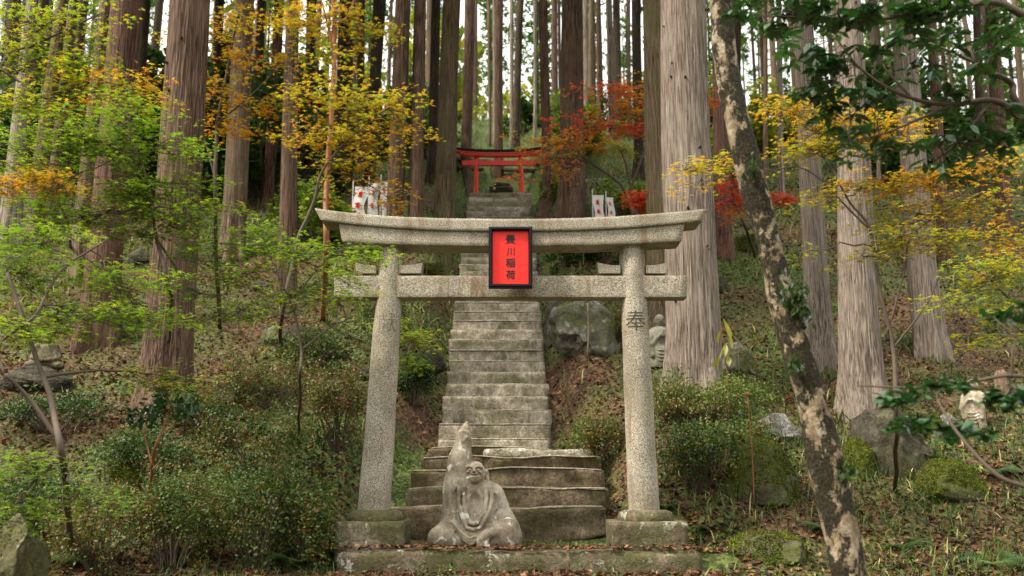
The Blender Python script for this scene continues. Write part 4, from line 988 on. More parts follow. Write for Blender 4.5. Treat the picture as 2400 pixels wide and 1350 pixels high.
for (px, pyb, k, s, sz, lab) in [
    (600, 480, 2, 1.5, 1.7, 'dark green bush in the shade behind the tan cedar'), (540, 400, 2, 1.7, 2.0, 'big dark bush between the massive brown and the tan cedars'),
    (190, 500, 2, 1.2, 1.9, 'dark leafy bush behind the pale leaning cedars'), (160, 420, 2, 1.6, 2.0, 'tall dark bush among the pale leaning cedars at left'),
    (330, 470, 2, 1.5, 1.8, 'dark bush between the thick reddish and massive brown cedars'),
    (730, 600, 1, .8, .7, 'bright bush behind the left lintel end'), (1420, 640, 0, .42, .4, 'green bush seen between the two beams right of the sign'),
    (1330, 650, 0, .38, .4, 'bush between the two beams close to the stairs'), (1330, 480, 1, .4, .4, 'yellow-green bush right of the stair head'),
    (1470, 520, 1, .5, .4, 'yellow-green bush beside the right banners'), 
    (690, 420, 0, 1.1, 1.0, 'mid green bush behind the stripy brown cedar'), (880, 380, 2, .9, 1.0, 'dark bush above the left banners'),
    (2090, 420, 2, 1.4, 1.6, 'dark bush behind the broad grey cedar'), (2270, 440, 2, 1.3, 1.3, 'dark bush near the right edge between slim cedars'),
    (1780, 400, 3, 1.1, 1.2, 'golden bush behind the leaning tree'), (1000, 400, 0, .8, .9, 'green bush left of the red torii')]:
    p = hit(px, pyb); put_bush(k, p[0], p[1]+.5, s, sz, lab)
for i in range(10):                 # pale broadleaf trees beyond the crest
    y = rg.uniform(52, 78); x = (-.55+1.1*(i+.5)/10)*y+rg.normal(); k = int(rg.choice([0, 1, 1, 3])); s = rg.uniform(2.2, 3.6)
    put_bush(k, x, y, s, s*rg.uniform(1.2, 1.9), f'{nmb[k]} leafy tree glimpsed between the trunks beyond the crest', f'{nmb[k]} leafy trees beyond the crest')
n_ = 0
while n_ < 60:
    y = rg.uniform(26, 46); x = rg.uniform(-.62, .62)*y
    if abs(x+.4) < 2.0 and y < 34: continue
    k = int(rg.choice(4, p=[.38, .30, .22, .10])); s = rg.uniform(.4, .95); side = 'left' if x < -y*.2 else ('right' if x > y*.2 else 'middle')
    put_bush(k, x, y, s, s*rg.uniform(.6, 1.6), f'{nmb[k]} bush among the far trunks in the {side} background', f'{nmb[k]} bushes on the far slope, {side}'); n_ += 1

def maple(label, stems, pads, seed, size=.07, T=MT5, mat='maple', barkmat='twig', name='maple_tree', group=None, sprayr=.30, dens=1., cat='tree', tilt=.34, droop=.25, twigr=.004, flat=.045):
    """stems: polylines of (px, py, d, r); first point d=None -> on the ground. pads: (px, py, rx, ry, d, n_sprays, hue, [hue spread])"""
    rg = np.random.default_rng(seed); A3 = Acc(); nodes = []; base = None
    if T is MT5: dens *= 1.65; size *= 1.22; tilt *= .72; flat *= .5; droop *= .7
    for s_ in stems:
        pts = []; rad = []
        for (px, py, d, r) in s_:
            p = hit(px, py) if d is None else P(px, py, d)
            if d is None: p = p-np.array([0, 0, .05])
            pts.append(p); rad.append(r)
        if base is None: base = pts[0]
        q = spline(pts, 5*len(pts)); rr = np.interp(np.linspace(0, 1, len(q)), np.linspace(0, 1, len(pts)), rad)
        q[1:] += np.stack([vnoise(q[1:]*3, seed+k) for k in range(3)], -1)*.015
        V, G = tube(q, rr, 8, True, .0); A3.add(V, G); nodes += [(a, b) for a, b in zip(q, rr)]
    root = thing(name, base, label, cat, group); N = np.array([a for a, _ in nodes])
    LV, LF, LA = [], [], []; off = 0
    for pad in pads:
        px, py, rx, ry, d, ns, hue = pad[:7]; hs = pad[7] if len(pad) > 7 else .07
        c = P(px, py, d); k = PXM(d, py); RX, RZ = rx*k, ry*k; RY = max(RX*.45, .25)
        j = np.argmin(((N-c)**2).sum(1)+.4*np.maximum(N[:, 2]-c[2], 0)**2); a = N[j]; r0 = min(nodes[j][1]*.7, .018)
        mid = (a+c)/2+np.array([0, 0, .04*np.linalg.norm(c-a)]); br = spline([a, mid, c], 8)
        br[1:-1] += rg.normal(0, .015, (6, 3)); V, G = tube(br, np.linspace(r0, max(r0*.4, .004), 8), 5, False); A3.add(V, G)
        for _ in range(int(ns*dens)):
            u = rg.normal(size=3); u /= np.linalg.norm(u); u *= rg.uniform(0, 1)**.45; sc = c+u*np.array([RX, RY, RZ])
            sr = sprayr*rg.uniform(.55, 1.2); nl = int(34*(sr/sprayr)**2); az = rg.uniform(0, 2*np.pi); sl = np.array([math.cos(az), math.sin(az)])*rg.uniform(.0, .22)
            bi = br[rg.integers(3, 8)]; V, G = tube(spline([bi, (bi+sc)/2+rg.normal(0, .04, 3), sc], 5), np.linspace(twigr, twigr*.5, 5), 3, False); A3.add(V, G)
            nt = 6; ta = rg.uniform(0, 2*np.pi, nt)
            t_ = rg.integers(0, nt, nl); f = rg.uniform(.05, 1, nl)**.6; rr_ = f*sr
            x = np.cos(ta[t_])*rr_+rg.normal(0, sr*.13, nl); y = np.sin(ta[t_])*rr_+rg.normal(0, sr*.13, nl)
            z = -droop*(rr_**2)/sr+sl[0]*x+sl[1]*y+rg.normal(0, flat, nl)
            pc = sc+np.stack([x, y, z], -1)
            for i in range(0, nt, 2):
                e = sc+np.array([math.cos(ta[i])*sr*.8, math.sin(ta[i])*sr*.8, -droop*sr*.6+sl@np.array([math.cos(ta[i]), math.sin(ta[i])])*sr*.8]); V, G = tube([sc, e], [twigr*.5, twigr*.3], 3, False); A3.add(V, G)
            V, Fc, nf = leaves(pc, size, T, rg, tilt, yaw=np.arctan2(-x, y)+rg.normal(0, .7, nl)); LV.append(V); LF.append(Fc+off); off += len(V)
            h = np.clip(rg.normal(hue, hs*.5)+rg.normal(0, hs, nl), 0, 1); LA.append(np.repeat(h, nf))
    A3.obj('branches', M[barkmat], root, smooth_=True)
    obj('foliage', np.concatenate(LV), np.concatenate(LF), M[mat], root, attr=np.concatenate(LA))
    return root
G_, YG, Y_, O_, RO, R_ = .15, .30, .47, .62, .82, .95
# green maple at the left edge, nearest the camera
maple('green maple with bright layered leaves filling the left edge, closest to the camera', [
    [(165, 1290, None, .03), (150, 1100, 7.3, .026), (125, 960, 7.35, .022), (85, 840, 7.5, .018), (20, 640, 7.6, .012)],
    [(150, 1040, 7.3, .02), (70, 940, 7.3, .016), (10, 880, 7.2, .012)], [(10, 880, 7.2, .012), (0, 805, 7.3, .012), (80, 740, 7.5, .011), (140, 640, 7.8, .009), (250, 560, 8., .007)]],
    [(60, 640, 120, 60, 7.8, 12, G_), (180, 740, 150, 50, 7.8, 14, .15), (50, 770, 90, 45, 7.5, 8, .2), (330, 735, 140, 40, 8.2, 12, G_),
     (90, 560, 130, 45, 8., 10, G_), (270, 650, 130, 40, 8.2, 9, G_), (60, 1090, 110, 50, 7.0, 9, .13), (30, 1190, 70, 40, 6.9, 5, .15), (180, 1160, 90, 35, 7.2, 6, .12), (380, 880, 90, 35, 8.2, 6, .26, .1)], 11, .058, dens=1.35)
maple('green maple whose fine sprays cross the massive brown cedar', [
    [(395, 830, None, .02), (400, 700, 9.3, .018), (365, 560, 9.2, .016), (345, 430, 9.1, .013), (300, 300, 9.1, .008)], [(345, 430, 9.1, .01), (280, 360, 9., .007)],
    [(365, 560, 9.2, .012), (420, 640, 9.2, .01), (460, 700, 9.2, .008)]],
    [(310, 270, 75, 55, 9.1, 10, G_), (260, 340, 110, 60, 9., 14, .13), (390, 350, 70, 40, 9.1, 7, .14), (150, 310, 140, 50, 8.8, 16, .16, .08), (60, 370, 100, 40, 8.7, 7, .2), (300, 450, 120, 45, 9.1, 13, G_),
     (420, 430, 80, 35, 9.2, 7, .15), (190, 510, 150, 40, 9., 12, G_), (420, 520, 120, 35, 9.2, 8, G_), (330, 545, 110, 30, 9., 7, .15), (500, 480, 70, 25, 9.3, 4, .22), (90, 470, 90, 30, 8.9, 5, .14)], 12, .058, dens=1.35)
maple('slender green maple with a forked dark stem directly left of the stone torii', [
    [(700, 1040, None, .016), (703, 900, 9.1, .014), (708, 820, 9.1, .013), (690, 730, 9.1, .011), (650, 640, 9.1, .008)], [(708, 820, 9.1, .01), (770, 775, 9.1, .007), (830, 740, 9.1, .004)],
    [(690, 730, 9.1, .009), (720, 660, 9.1, .007), (770, 600, 9.1, .005)], [(690, 730, 9.1, .006), (610, 745, 9.1, .004), (560, 720, 9.1, .003)]],
    [(600, 560, 100, 45, 9.2, 11, .12), (700, 600, 110, 35, 9.1, 10, .14), (800, 590, 90, 25, 9.1, 6, .15), (570, 640, 100, 40, 9.2, 9, .14), (680, 690, 130, 30, 9.1, 8, .18, .1), (560, 730, 90, 30, 9.1, 6, .16), (790, 700, 80, 30, 9.1, 4, .22), (500, 600, 80, 35, 9.3, 6, .1), (800, 655, 70, 25, 9.1, 4, .2), (880, 615, 45, 14, 9.0, 3, .2), (450, 680, 80, 30, 9.2, 5, .14)], 13, .055, dens=1.2)
maple('yellow-green maple hanging in from the top left corner', [
    [(-140, 1300, 9.5, .07), (-120, 900, 9.5, .06), (-60, 500, 9.5, .05), (0, 160, 9.6, .016), (90, 100, 9.7, .012), (240, 30, 9.8, .006)], [(0, 160, 9.6, .014), (120, 235, 9.6, .01), (270, 200, 9.7, .006)]],
    [(70, 50, 130, 60, 9.7, 16, .26, .09), (220, 40, 100, 45, 9.8, 9, .30, .09), (60, 150, 110, 45, 9.6, 13, .27, .1), (200, 120, 110, 45, 9.8, 9, .3, .1), (60, 230, 120, 40, 9.5, 12, .30, .1), (180, 200, 110, 35, 9.6, 10, .36, .1), (310, 190, 110, 26, 9.8, 11, .52, .1), (330, 235, 90, 22, 9.8, 6, .48, .1), (180, 260, 120, 28, 9.6, 8, .36, .1)], 14, .062)
maple('small orange maple low behind the pale leaning cedars at left', [[(170, 600, None, .03), (150, 500, 15., .02), (90, 430, 15., .012)]],
    [(70, 415, 85, 30, 15., 14, .54, .08), (20, 440, 40, 25, 15., 6, .52), (130, 440, 50, 25, 15., 6, .45)], 15, .10, MT5, sprayr=.36)
maple('orange maple around the grey stem between the massive brown and tan cedars', [
    [(515, 770, None, .035), (505, 500, 13.5, .03), (510, 290, 13.5, .024), (540, 130, 13.6, .016), (560, 20, 13.6, .01)], [(505, 420, 13.5, .02), (480, 330, 13.5, .014), (470, 290, 13.5, .008)], [(510, 290, 13.5, .014), (590, 220, 13.6, .01), (650, 160, 13.7, .007)]],
    [(520, 190, 60, 50, 13.5, 10, .53, .09), (580, 230, 90, 40, 13.5, 10, .53, .1), (600, 130, 80, 50, 13.6, 8, .50, .1), (560, 40, 90, 45, 13.6, 14, .48, .1), (680, 40, 90, 50, 13.8, 13, .42, .08), (660, 150, 80, 50, 13.8, 8, .48, .1), (520, 290, 50, 30, 13.5, 7, .58, .07), (660, 240, 70, 35, 13.7, 6, .5, .1), (620, 300, 60, 25, 13.7, 5, .52), (390, 80, 50, 60, 13.8, 5, .42), (500, 95, 35, 40, 13.5, 5, .52)], 16, .082, sprayr=.36, dens=.58)
maple('grey-stemmed golden maple arching over the left end of the stone lintel', [
    [(655, 815, None, .028), (662, 740, 12.3, .026), (700, 560, 12.3, .024), (735, 470, 12.3, .02), (760, 390, 12.3, .016), (850, 300, 12.4, .012), (940, 230, 12.5, .007)], [(735, 470, 12.3, .014), (790, 350, 12.4, .01), (770, 290, 12.4, .007)]],
    [(850, 250, 110, 40, 12.4, 22, .40, .09), (940, 230, 60, 40, 12.5, 10, .42, .1), (760, 300, 90, 50, 12.4, 17, .45, .1), (880, 320, 100, 35, 12.4, 14, .48, .09), (800, 370, 90, 40, 12.4, 12, .44, .1), (740, 220, 70, 45, 12.4, 9, .42), (960, 300, 45, 30, 12.5, 6, .46), (850, 430, 90, 30, 12.6, 9, .48), (930, 470, 60, 25, 12.6, 7, .52, .06), (780, 150, 70, 50, 12.6, 7, .42), (690, 330, 50, 30, 12.4, 4, .48)], 17, .074, sprayr=.34, dens=.68)
maple('smooth orange-barked sapling with thin upright stem left of the stone torii', [
    [(758, 745, None, .045), (764, 600, 13., .04), (766, 430, 13., .038), (778, 250, 13., .036), (783, 50, 13., .032), (770, -120, 13., .024)], [(783, 60, 13., .022), (820, 30, 13., .018), (850, -60, 13., .014)], [(781, 110, 13., .018), (745, -20, 13., .012)]],
    [(790, 20, 80, 50, 13., 9, .44, .08), (860, 90, 80, 45, 13.2, 7, .42, .08), (720, 60, 70, 45, 13., 8, .45)], 18, .085, barkmat='orangebark', sprayr=.34)
maple('layered red and orange maple between the red torii and massive grey cedar', [
    [(1520, 640, None, .05), (1490, 520, 17.5, .04), (1470, 460, 17.5, .034), (1440, 420, 17.5, .028), (1380, 380, 17.5, .018)], [(1470, 460, 17.5, .03), (1500, 380, 17.5, .022), (1530, 300, 17.6, .014), (1540, 240, 17.6, .01)], [(1490, 520, 17.5, .026), (1465, 380, 17.5, .016), (1430, 310, 17.5, .01)]],
    [(1420, 295, 110, 22, 17.5, 20, .93, .06), (1360, 290, 60, 20, 17.3, 8, .9, .07), (1420, 215, 70, 16, 17.6, 12, .9, .06), (1500, 230, 60, 22, 17.6, 10, .76, .1), (1500, 300, 70, 25, 17.5, 11, .92, .07), (1490, 190, 60, 22, 17.7, 9, .68, .1),
     (1330, 330, 100, 22, 17.3, 15, .60, .14), (1285, 368, 62, 20, 17.2, 11, .70, .12), (1380, 350, 110, 25, 17.4, 18, .44, .12), (1460, 350, 90, 28, 17.5, 10, .36, .1), (1245, 325, 50, 14, 17.2, 3, .52, .14), (1200, 418, 45, 8, 17.1, 2, .82, .07), (1300, 405, 60, 14, 17.2, 5, .62, .1), (1450, 255, 80, 16, 17.6, 8, .62, .12), (1520, 260, 40, 15, 17.6, 4, .6)], 19, .075, MT5, sprayr=.33, flat=.03, droop=.2, dens=.62)
maple('small pink-red maple right above the lintel in front of the massive grey cedar foot', [
    [(1500, 560, None, .02), (1498, 520, 15.5, .016), (1490, 480, 15.5, .012)]],
    [(1500, 465, 40, 16, 15.5, 9, .96, .04), (1535, 478, 35, 18, 15.5, 7, .96, .04), (1470, 460, 20, 10, 15.5, 2, .9), (1540, 455, 25, 12, 15.5, 3, .9)], 20, .075, sprayr=.26)
maple('crimson maple showing on both sides of the leaning mossy tree', [
    [(1770, 600, None, .03), (1750, 540, 16.5, .026), (1720, 470, 16.5, .016)], [(1750, 540, 16.5, .02), (1820, 490, 16.5, .012)]],
    [(1710, 440, 40, 28, 16.5, 11, .95, .05), (1700, 475, 40, 20, 16.5, 8, .93, .06), (1830, 470, 40, 22, 16.5, 10, .96, .04), (1770, 470, 50, 28, 16.5, 6, .93), (1715, 505, 45, 16, 16.5, 5, .8, .08), (1675, 235, 30, 18, 16.8, 5, .93), (1870, 480, 25, 12, 16.5, 2, .9)], 21, .078, sprayr=.28, dens=.7)
maple('golden maple sprays spreading behind the leaning mossy tree toward the right', [
    [(2098, 1150, None, .026), (2100, 1000, 9.6, .024), (2092, 820, 9.6, .022), (2062, 680, 9.6, .018), (2040, 540, 9.6, .014), (1990, 470, 9.6, .01), (1930, 370, 9.6, .006)], [(2040, 540, 9.6, .01), (1900, 405, 9.7, .006), (1800, 395, 9.7, .005), (1650, 400, 9.7, .003)],
     [(2075, 790, 9.6, .012), (2120, 640, 9.6, .01), (2150, 540, 9.6, .007), (2300, 450, 9.6, .005)], [(2092, 820, 9.6, .012), (2180, 700, 9.5, .008), (2230, 560, 9.5, .005)]],
    [(1900, 250, 90, 30, 9.6, 10, .46, .09), (1960, 290, 110, 35, 9.6, 15, .48, .08), (2060, 300, 110, 35, 9.6, 12, .47, .08), (1850, 250, 60, 20, 9.6, 5, .46), (2000, 340, 110, 28, 9.6, 9, .40, .08), (1690, 380, 75, 16, 9.7, 9, .42, .08), (1610, 395, 50, 10, 9.7, 4, .44), (1640, 425, 40, 8, 9.7, 2, .46), (1900, 350, 70, 22, 9.6, 6, .38),
     (2060, 430, 120, 30, 9.6, 12, .48, .1), (2180, 420, 100, 25, 9.6, 8, .52, .1), (2310, 390, 90, 25, 9.5, 8, .52, .1), (2150, 500, 130, 30, 9.6, 11, .42, .09), (2280, 480, 110, 30, 9.5, 9, .45, .1), (2100, 560, 120, 30, 9.6, 9, .36, .08), (2230, 560, 110, 30, 9.5, 9, .38, .1), (2340, 560, 70, 40, 9.4, 8, .46, .12), (1930, 460, 60, 30, 9.6, 3, .34), (1890, 590, 50, 25, 9.6, 2, .34), (2020, 600, 60, 20, 9.6, 2, .36)], 22, .064, dens=1.)
maple('yellow-green maple sprays low at the right edge of the picture', [
    [(2450, 1420, 8.6, .024), (2440, 1000, 8.6, .02), (2430, 850, 8.6, .018), (2400, 740, 8.6, .012), (2330, 660, 8.6, .007)]],
    [(2330, 650, 90, 35, 8.6, 10, .34, .07), (2260, 620, 80, 25, 8.6, 5, .32), (2370, 720, 70, 30, 8.6, 7, .36, .06), (2250, 700, 70, 22, 8.6, 4, .3), (2350, 790, 60, 25, 8.6, 4, .34), (2380, 600, 50, 30, 8.6, 4, .4)], 23, .058)
maple('dense yellow-green sapling just left of the foot of the stairs', [[(950, 900, None, .012), (955, 850, 11., .01), (965, 800, 11., .006)]],
    [(960, 795, 45, 30, 11., 12, .24, .08), (945, 850, 40, 20, 11., 7, .2), (920, 760, 40, 20, 11., 4, .28)], 24, .055, sprayr=.2, name='maple_sapling')
# dark evergreen over the upper right
def evergreen():
    rg = np.random.default_rng(31); A3 = Acc(); d = 5.4
    st_ = [[(2600, 1760, 5.6, .085), (2590, 1300, 5.6, .07), (2560, 800, 5.6, .06), (2520, 420, 5.6, .05), (2500, 90, 5.3, .04), (2500, -300, 5.2, .03)], [(2520, 420, 5.6, .03), (2390, 275, 5.5, .022), (2330, 232, 5.4, .018), (2230, 245, 5.4, .014), (2130, 232, 5.3, .011), (2050, 185, 5.3, .008), (1960, 90, 5.3, .005)],
           [(2520, 380, 5.6, .028), (2385, 240, 5.5, .02), (2370, 190, 5.5, .018), (2290, 150, 5.4, .014), (2262, 60, 5.4, .011), (2235, -30, 5.4, .008)],
           [(2520, 90, 5., .03), (2400, 40, 5., .024), (2320, 5, 5., .02), (2200, 20, 5., .016), (2050, 50, 5., .011), (1900, 40, 5., .007)],
           [(2130, 232, 5.3, .009), (2070, 150, 5.3, .006), (2040, 110, 5.3, .004)], [(2230, 245, 5.4, .01), (2100, 300, 5.3, .006), (1990, 330, 5.2, .004)], [(2330, 232, 5.4, .01), (2250, 330, 5.4, .007), (2190, 380, 5.4, .004)], [(2290, 150, 5.4, .01), (2180, 100, 5.4, .006)]]
    nodes = []
    for s_ in st_:
        q = spline([P(a, b, c) for a, b, c, _ in s_], 6*len(s_)); q += np.stack([vnoise(q*4, k) for k in range(3)], -1)*.018
        rr = np.interp(np.linspace(0, 1, len(q)), np.linspace(0, 1, len(s_)), [r for *_, r in s_]); V, G = tube(q, rr, 8); A3.add(V, G); nodes.append(q)
    N = np.concatenate(nodes); root = thing('evergreen_tree', P(2600, 1760, 5.6), 'dark glossy evergreen branches hanging over the upper right corner', 'tree')
    LV, LF, LA = [], [], []; off = 0
    for (px, py, rx, ry, n, d) in [(1900, 20, 170, 30, 40, 5.), (2150, 30, 200, 50, 52, 5.), (2350, 60, 60, 60, 16, 5.1), (1900, 90, 60, 30, 10, 5.3), (1960, 150, 110, 40, 22, 5.3), (1900, 200, 60, 30, 8, 5.3), (2030, 230, 80, 40, 12, 5.2), (1960, 240, 40, 20, 6, 5.2), (2180, 130, 100, 40, 15, 5.4),
                                   (2210, 210, 90, 40, 12, 5.4), (2240, 330, 110, 50, 22, 5.4), (2340, 300, 60, 60, 14, 5.4), (1985, 340, 50, 28, 8, 5.2), (2120, 330, 60, 40, 8, 5.3), (2330, 150, 60, 50, 10, 5.4), (2050, 360, 60, 20, 5, 5.3), (2280, 400, 80, 25, 8, 5.4), (1990, 280, 40, 20, 4, 5.2), (1760, 10, 60, 20, 9, 4.9)]:
        c = P(px, py, d); k = PXM(d)
        for _ in range(int(n*.78)):
            u = rg.normal(size=3); u /= np.linalg.norm(u); u *= rg.uniform(0, 1)**.5; tip = c+u*np.array([rx*k, .35, ry*k])
            j = np.argmin(((N-tip)**2).sum(1)); a = N[j]; V, G = tube(spline([a, (a+tip)/2+rg.normal(0, .02, 3), tip], 5), np.linspace(.0035, .002, 5), 4, False); A3.add(V, G)
            nl = rg.integers(6, 10); yw = np.linspace(0, 2*np.pi, nl, endpoint=False)+rg.uniform(0, 6); L = .08
            cc = tip+np.stack([-np.sin(yw)*L*.55, np.cos(yw)*L*.55, rg.normal(-.012, .014, nl)], -1)
            V, Fc, nf = leaves(cc, L*1.1, OV, rg, .25, yaw=yw, tiltdir=rg.normal(-.3, .28, nl)); LV.append(V); LF.append(Fc+off); off += len(V)
            LA.append(np.repeat(np.clip(rg.normal(.42, .16)+rg.normal(0, .08, nl), 0, .88)+(rg.random(nl) < .008)*.3, nf))
    A3.obj('branches', M['twig'], root, smooth_=True); obj('foliage', np.concatenate(LV), np.concatenate(LF), M['evergreen'], root, attr=np.clip(np.concatenate(LA), 0, 1))
evergreen()
# leaning mossy tree
lp = [P(a, b, 6.2) for a, b in ((2008, 1480), (1990, 1350), (1950, 1150), (1893, 900), (1835, 700), (1775, 460), (1712, 220), (1690, 30), (1672, -160), (1650, -500))]
lt = thing('leaning_tree', (lp[0][0], lp[0][1], H1(lp[0][0], lp[0][1])), 'slanting mottled tree with dark moss patches crossing the right foreground', 'tree')
q = spline(lp, 90); ext = q[0]-(q[1]-q[0])/np.linalg.norm(q[1]-q[0])*np.array([.6]); q = np.concatenate([[q[0]+(q[0]-q[4])*2.], q])
rr = np.interp(q[:, 2], [-.6, 0, 1, 2.2, 3.6, 5], [.140, .112, .100, .088, .075, .06]); V, G = tube(q, rr, 40, True, .03, 3.5, 4); obj('trunk', V, G, M['mossybark'], lt, smooth_=True)
rg = np.random.default_rng(44); LV, LF, LA = [], [], []; off = 0                              # ferny moss tufts on the bark
for px, py, n in ((1870, 700, 60), (1885, 735, 60), (1768, 395, 30), (1862, 860, 24), (1985, 1100, 20), (1840, 690, 30)):
    c = P(px, py, 6.08); cc = c+rg.normal(0, 1, (n, 3))*np.array([.03, .02, .05]); V, Fc, nf = leaves(cc, .05, SM, rg, .8, tiltdir=rg.normal(-1.2, .4, n)); V, Fc, nf = V, Fc, nf
    obj('moss_tuft', V, Fc, M['cover'], lt, attr=np.repeat(rg.uniform(.0, .5, n), nf))

# ---------------------------------------------------------------- shrubs
def shrub(px, pyb, w, h, label, seed, hue=.4, hs=.18, n=2600, size=.024, mat='azalea', T=SM, d=None, twigs=26, cat='shrub', name='shrub', flat=1.):
    rg = np.random.default_rng(seed); b = hit(px, pyb) if d is None else P(px, pyb, d)
    if d is not None: b[2] = H1(b[0], b[1])
    k = PXM(b[1], pyb); W, Hh = w*k/2, h*k; root = thing(name, b, label, cat); a = Acc()
    tips = []
    for _ in range(twigs):
        az = rg.uniform(0, 2*np.pi); f = rg.uniform(.2, 1)**.6; e = b+np.array([math.cos(az)*W*f, math.sin(az)*W*f*.8, Hh*rg.uniform(.6, 1.)*(1-.35*f*f)]); s0 = b+np.array([math.cos(az)*W*.15, math.sin(az)*W*.15, -.03])
        m_ = (s0+e)/2+rg.normal(0, .03, 3)+np.array([0, 0, .08*Hh]); q = spline([s0, m_, e], 7); q[1:] += rg.normal(0, .008, (6, 3)); V, G = tube(q, np.linspace(.008, .0025, 7), 4, False); a.add(V, G); tips.append(e)
        for __ in range(3):
            e2 = e+rg.normal(0, 1, 3)*np.array([W, W*.7, Hh])*.2; V, G = tube([q[4], (q[4]+e2)/2+rg.normal(0, .01, 3), e2], [.003, .0025, .0015], 3, False); a.add(V, G); tips.append(e2)
    n = int(n*1.7); size *= 1.35
    a.obj('twigs', M['twig'], root); tips = np.array(tips); i = rg.integers(0, len(tips), n); cl = rg.normal(0, 1, (n, 3))
    c = tips[i]+cl*np.array([W*.15, W*.13, Hh*.09*flat]); g = H(c[:, 0], c[:, 1]); c[:, 2] = np.maximum(c[:, 2], g+.01)
    V, Fc, nf = leaves(c, size, T, rg, .7); hv = np.clip(rg.normal(hue, hs*.6, len(tips))[i]+rg.normal(0, hs, n)*.7, 0, 1)
    obj('foliage', V, Fc, M[mat], root, attr=np.repeat(hv, nf)); return root
S = shrub
S(600, 1330, 300, 260, 'broad azalea shrub with green and reddish leaves in the bottom left foreground', 1, .45, .22, 5200, .026)
S(400, 1340, 260, 200, 'brownish azalea shrub in the lower left foreground beside the broad one', 2, .48, .22, 3600, .024)
S(720, 1330, 170, 150, 'low azalea shrub next to the left pedestal of the torii', 3, .5, .22, 2600, .026)
S(230, 1345, 260, 190, 'reddish twiggy shrub at the bottom left', 4, .62, .2, 3200, .024)
S(330, 1120, 200, 100, 'dark low shrub beside the upright grey-green boulder', 5, .3, .2, 2600, .026)
S(600, 1130, 260, 150, 'open azalea shrub behind the broad one at lower left', 6, .5, .25, 3600, .026)
S(790, 1060, 150, 190, 'twiggy brown shrub directly left of the left torii pillar', 7, .6, .22, 2600, .026)
S(640, 960, 240, 110, 'low reddish shrub on the slope left of the torii', 8, .6, .25, 3000, .028)
S(480, 1010, 180, 80, 'low shrub at the foot of the massive brown cedar', 9, .55, .22, 2200, .028)
S(965, 945, 95, 105, 'round compact green bush left of the stairs', 10, .30, .1, 3600, .026, mat='cover')
S(1660, 1010, 280, 120, 'bright green azalea right of the right torii pillar', 11, .55, .1, 3800, .028)
S(1610, 900, 180, 70, 'thin-leaved shrub in front of the massive grey cedar foot', 12, .62, .15, 1500, .026, d=12.4)
S(1400, 1110, 110, 130, 'yellowish shrub against the left side of the right torii pillar', 13, .62, .15, 1800, .026)
S(1640, 1150, 200, 130, 'dark brambly shrub beneath the bright azalea right of the torii', 31, .35, .25, 2600, .028)
S(1700, 1090, 200, 100, 'leafy shrub growing over the mossy mound boulder', 14, .5, .2, 2200, .028)
S(130, 1010, 240, 80, 'low green shrub on the left slope under the green maple', 15, .25, .15, 1800, .03)
S(480, 1250, 260, 130, 'green azalea shrub behind the brownish one at lower left', 32, .42, .15, 3200, .026)
S(80, 1270, 220, 130, 'dark green shrub at the left edge of the foreground', 16, .28, .2, 2600, .03)
S(900, 800, 120, 110, 'loose shrub behind the left torii pillar', 17, .5, .2, 1800, .028)
S(730, 860, 160, 80, 'low mixed shrub behind the slender green maple', 18, .45, .2, 1800, .03)
S(1440, 800, 90, 70, 'dark dry shrub right of the large pale boulder', 19, .7, .15, 1200, .03)
# glossy leaved sapling in front of the massive cedar
maple('young camellia with dark glossy leaves in front of the massive brown cedar foot', [[(347, 1165, None, .016), (360, 1060, 8.6, .014), (395, 970, 8.6, .009)], [(355, 1090, 8.6, .009), (335, 1010, 8.6, .005)], [(358, 1100, 8.6, .008), (385, 1070, 8.6, .003)]],
    [(390, 910, 35, 25, 8.6, 5, .4, .1), (430, 950, 35, 20, 8.6, 5, .4, .1), (350, 960, 30, 20, 8.6, 4, .4, .1), (400, 960, 30, 20, 8.6, 3, .35, .1)], 51, .07, OV, mat='evergreen', barkmat='orangebark', name='camellia_sapling', sprayr=.12, tilt=.7, cat='sapling', flat=.05)
maple('cluster of dark green whorled leaves close to the camera at the right edge', [[(2490, 1760, 4.6, .02), (2480, 1200, 4.6, .016), (2470, 900, 4.6, .012)], [(2470, 900, 4.6, .012), (2360, 880, 4.6, .008), (2200, 910, 4.7, .006), (2010, 905, 4.8, .004)], [(2420, 1150, 4.4, .012), (2330, 1110, 4.4, .01), (2250, 1020, 4.5, .007), (2200, 940, 4.6, .005)]],
    [(2370, 940, 40, 30, 4.6, 5, .4), (2370, 715, 40, 30, 4.6, 4, .45), (2130, 940, 50, 20, 4.7, 3, .5), (2150, 985, 60, 20, 4.7, 4, .45), (2280, 1010, 60, 20, 4.6, 4, .4), (2230, 900, 40, 10, 4.7, 2, .5)], 52, .075, OV, mat='evergreen', name='evergreen_sapling', sprayr=.085, tilt=.4, cat='sapling', flat=.015)
